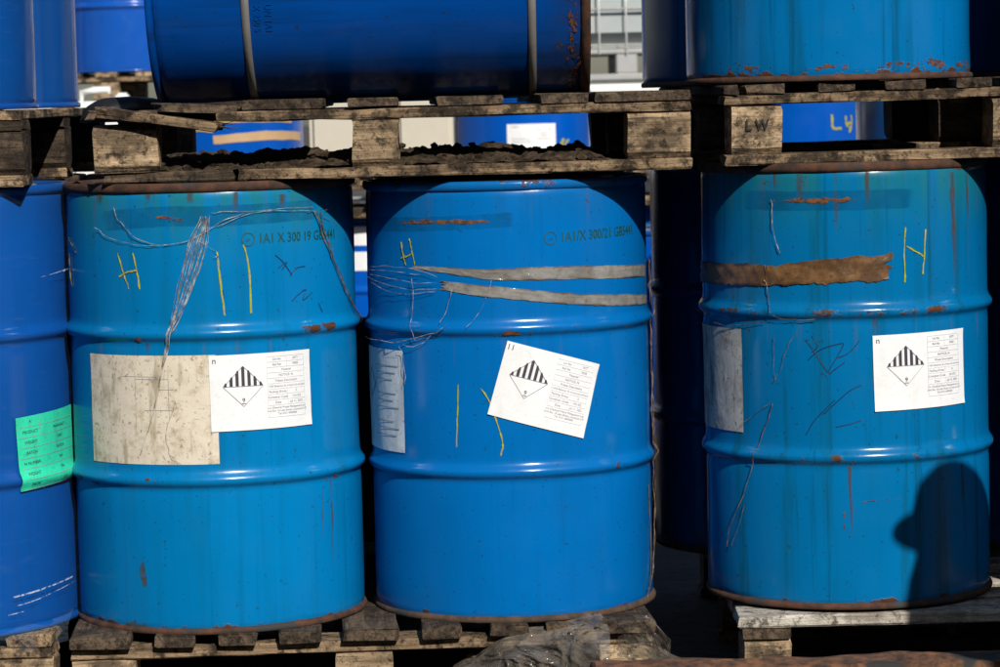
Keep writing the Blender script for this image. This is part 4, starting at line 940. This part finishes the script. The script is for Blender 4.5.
tag(rbox('post', -2.02, -1.95, 7.2, 7.27, 0, 2.4, .006, M['wood_tan'], None, 1), 'upright timber post beside the far left pile', 'post')
# black bundle on the broken pallet's left end
def lump():
    vs, fs = [], []; n, m = 20, 14
    for i in range(n+1):
        t = i/n; r_ = .5*math.sin(PI*min(1, max(0, t)))**.35
        for k in range(m):
            a_ = 2*PI*k/m; q = noise.noise(Vector((t*4, math.cos(a_)*1.2, math.sin(a_)*1.2)))
            vs.append((-.10+.20*t, .09*r_*math.cos(a_)*(1+.2*q), .055*r_*(1+math.sin(a_))*(1+.12*q)))
        if i:
            for k in range(m): fs.append(((i-1)*m+k, (i-1)*m+(k+1) % m, i*m+(k+1) % m, i*m+k))
    return mesh('black_bundle', vs, fs, None, True)
tag(link('black_bundle', lump(), M['black'], None, (-.755, .42, 1.462)), 'rolled black plastic bundle lying left of the lying drum', 'bundle')

# ------------------------------------------------------------------ a person standing to the right, whose head throws the shadow
def person(loc):
    t = empty('person', loc); t.scale = (1.028, 1.028, 1.028); tag(t, 'person in a dark jacket and peaked cap standing right of the drums, facing left', 'person')
    V = [(0, 0, .95), (0, 0, 1.12), (0, 0, 1.30), (-.005, 0, 1.41), (-.015, 0, 1.47), (-.03, 0, 1.55),
         (0, .165, 1.385), (.02, .20, 1.12), (-.10, .19, .90), (0, -.165, 1.385), (.02, -.20, 1.12), (-.10, -.19, .90),
         (0, .10, .90), (-.02, .10, .50), (.01, .10, .09), (-.13, .10, .035), (0, -.10, .90), (-.02, -.10, .50), (.01, -.10, .09), (-.13, -.10, .035)]
    E_ = [(0, 1), (1, 2), (2, 3), (3, 4), (4, 5), (3, 6), (6, 7), (7, 8), (3, 9), (9, 10), (10, 11), (0, 12), (12, 13), (13, 14), (14, 15), (0, 16), (16, 17), (17, 18), (18, 19)]
    Rr = [(.12, .16), (.11, .15), (.12, .17), (.07, .10), (.085, .075), (.085, .075), (.06, .06), (.045, .045), (.032, .032), (.06, .06), (.045, .045), (.032, .032),
          (.095, .09), (.06, .06), (.045, .045), (.04, .04), (.095, .09), (.06, .06), (.045, .045), (.04, .04)]
    me = bpy.data.meshes.new('person_body'); me.from_pydata(V, E_, [])
    o = link('body', me, M['cloth'], t)
    o.modifiers.new('skin', 'SKIN'); sv = me.skin_vertices
    if not sv: 
        bm = bmesh.new(); bm.from_mesh(me); bm.verts.layers.skin.verify(); bm.to_mesh(me); bm.free(); sv = me.skin_vertices
    for i, r_ in enumerate(Rr): sv[0].data[i].radius = r_; sv[0].data[i].use_root = (i == 0)
    ss = o.modifiers.new('sub', 'SUBSURF'); ss.levels = 2; ss.render_levels = 2
    # head, facing -x: skull, jaw, nose
    bm = bmesh.new(); bmesh.ops.create_uvsphere(bm, u_segments=32, v_segments=24, radius=1)
    for v in bm.verts:
        x, y, z = v.co; w_ = 1-.25*max(0, -z)**1.5
        v.co = Vector((x*.098*w_-(.012 if z < -.2 and x < 0 else 0), y*.076*w_, z*.118))
        if x < -.75 and abs(y) < .28 and -.45 < z < .12: v.co.x -= .020*(1-abs(y)/.28)*(1-abs(z+.25)/.45 if z < .12 else 0)
    h_ = bpy.data.meshes.new('head'); bm.to_mesh(h_); bm.free(); h_.polygons.foreach_set('use_smooth', [True]*len(h_.polygons))
    hd = link('head', h_, M['skin'], t, (-.030, 0, 1.620)); hd.scale = (1.08, 1.08, 1.04)
    for sy in (-1, 1):
        link('eye', lathe('eye', [(-.008, .001), (-.006, .010), (0, .013), (.006, .010), (.008, .001)], 12), M['ink'], hd, (-.083, sy*.030, .012))
        link('ear', lathe('ear', [(-.030, .002), (-.02, .012), (0, .016), (.02, .014), (.032, .002)], 10), M['skin'], hd, (.012, sy*.074, -.002))
    link('mouth', tube('mouth', [[(-.088, -.022, -.062), (-.094, 0, -.060), (-.088, .022, -.062)]], .005, 6), M['skin'], hd)
    link('collar', lathe('collar', [(1.34, .14), (1.40, .168), (1.48, .165), (1.55, .150), (1.60, .132), (1.60, .115), (1.45, .10)], 28, .006, 1), M['cloth'], t, (-.012, 0, 0))
    # cap: crown and bill
    crown = [(.0, .108), (.03, .110), (.06, .102), (.085, .080), (.103, .045), (.108, .001)]
    cp = link('cap', lathe('cap', crown, 32), M['cap'], t, (-.022, 0, 1.640)); cp.scale = (1.24, 1.02, 1.16)
    vs, fs = [], []; n = 14
    for i in range(n+1):
        a_ = R(-62+124*i/n); out = .040*max(0, math.cos(a_*1.9))**1.2
        for k, (rr2, zz) in enumerate(((.100, .008), (.108+max(.004, out), -.006-.25*max(0, out)), (.108+max(.004, out), -.010-.25*max(0, out)), (.100, .002))):
            vs.append((-rr2*math.cos(a_)-(0), rr2*math.sin(a_)*.86, zz))
        if i:
            for k in range(4): fs.append(((i-1)*4+k, (i-1)*4+(k+1) % 4, i*4+(k+1) % 4, i*4+k))
    link('bill', mesh('bill', vs, fs, None, True), M['cap'], cp)
    for sy in (-1, 1):                                # hands with fingers, hanging
        base = Vector((-.115, sy*.188, .865)); P, rr3 = [], []
        link('palm', lathe('palm', [(-.085, .004), (-.08, .022), (-.05, .036), (-.02, .033), (.01, .026), (.03, .020)], 12), M['skin'], t, base+Vector((0, 0, .01))).scale = (1, .5, 1)
        for k in range(4):
            b0 = base+Vector((-.030+.020*k, 0, -.060)); ln = (.062, .072, .070, .055)[k]
            P.append([b0, b0+Vector((-.006, -sy*.004, -ln*.5)), b0+Vector((-.012, -sy*.014, -ln))]); rr3.append(.0088)
        b0 = base+Vector((-.030, -sy*.004, -.012)); P.append([b0, b0+Vector((-.022, -sy*.010, -.028)), b0+Vector((-.024, -sy*.018, -.055))]); rr3.append(.0098)
        link('fingers', tube('fingers', P, rr3, 8), M['skin'], t)
    return t
person((1.462, -1.42, 0))
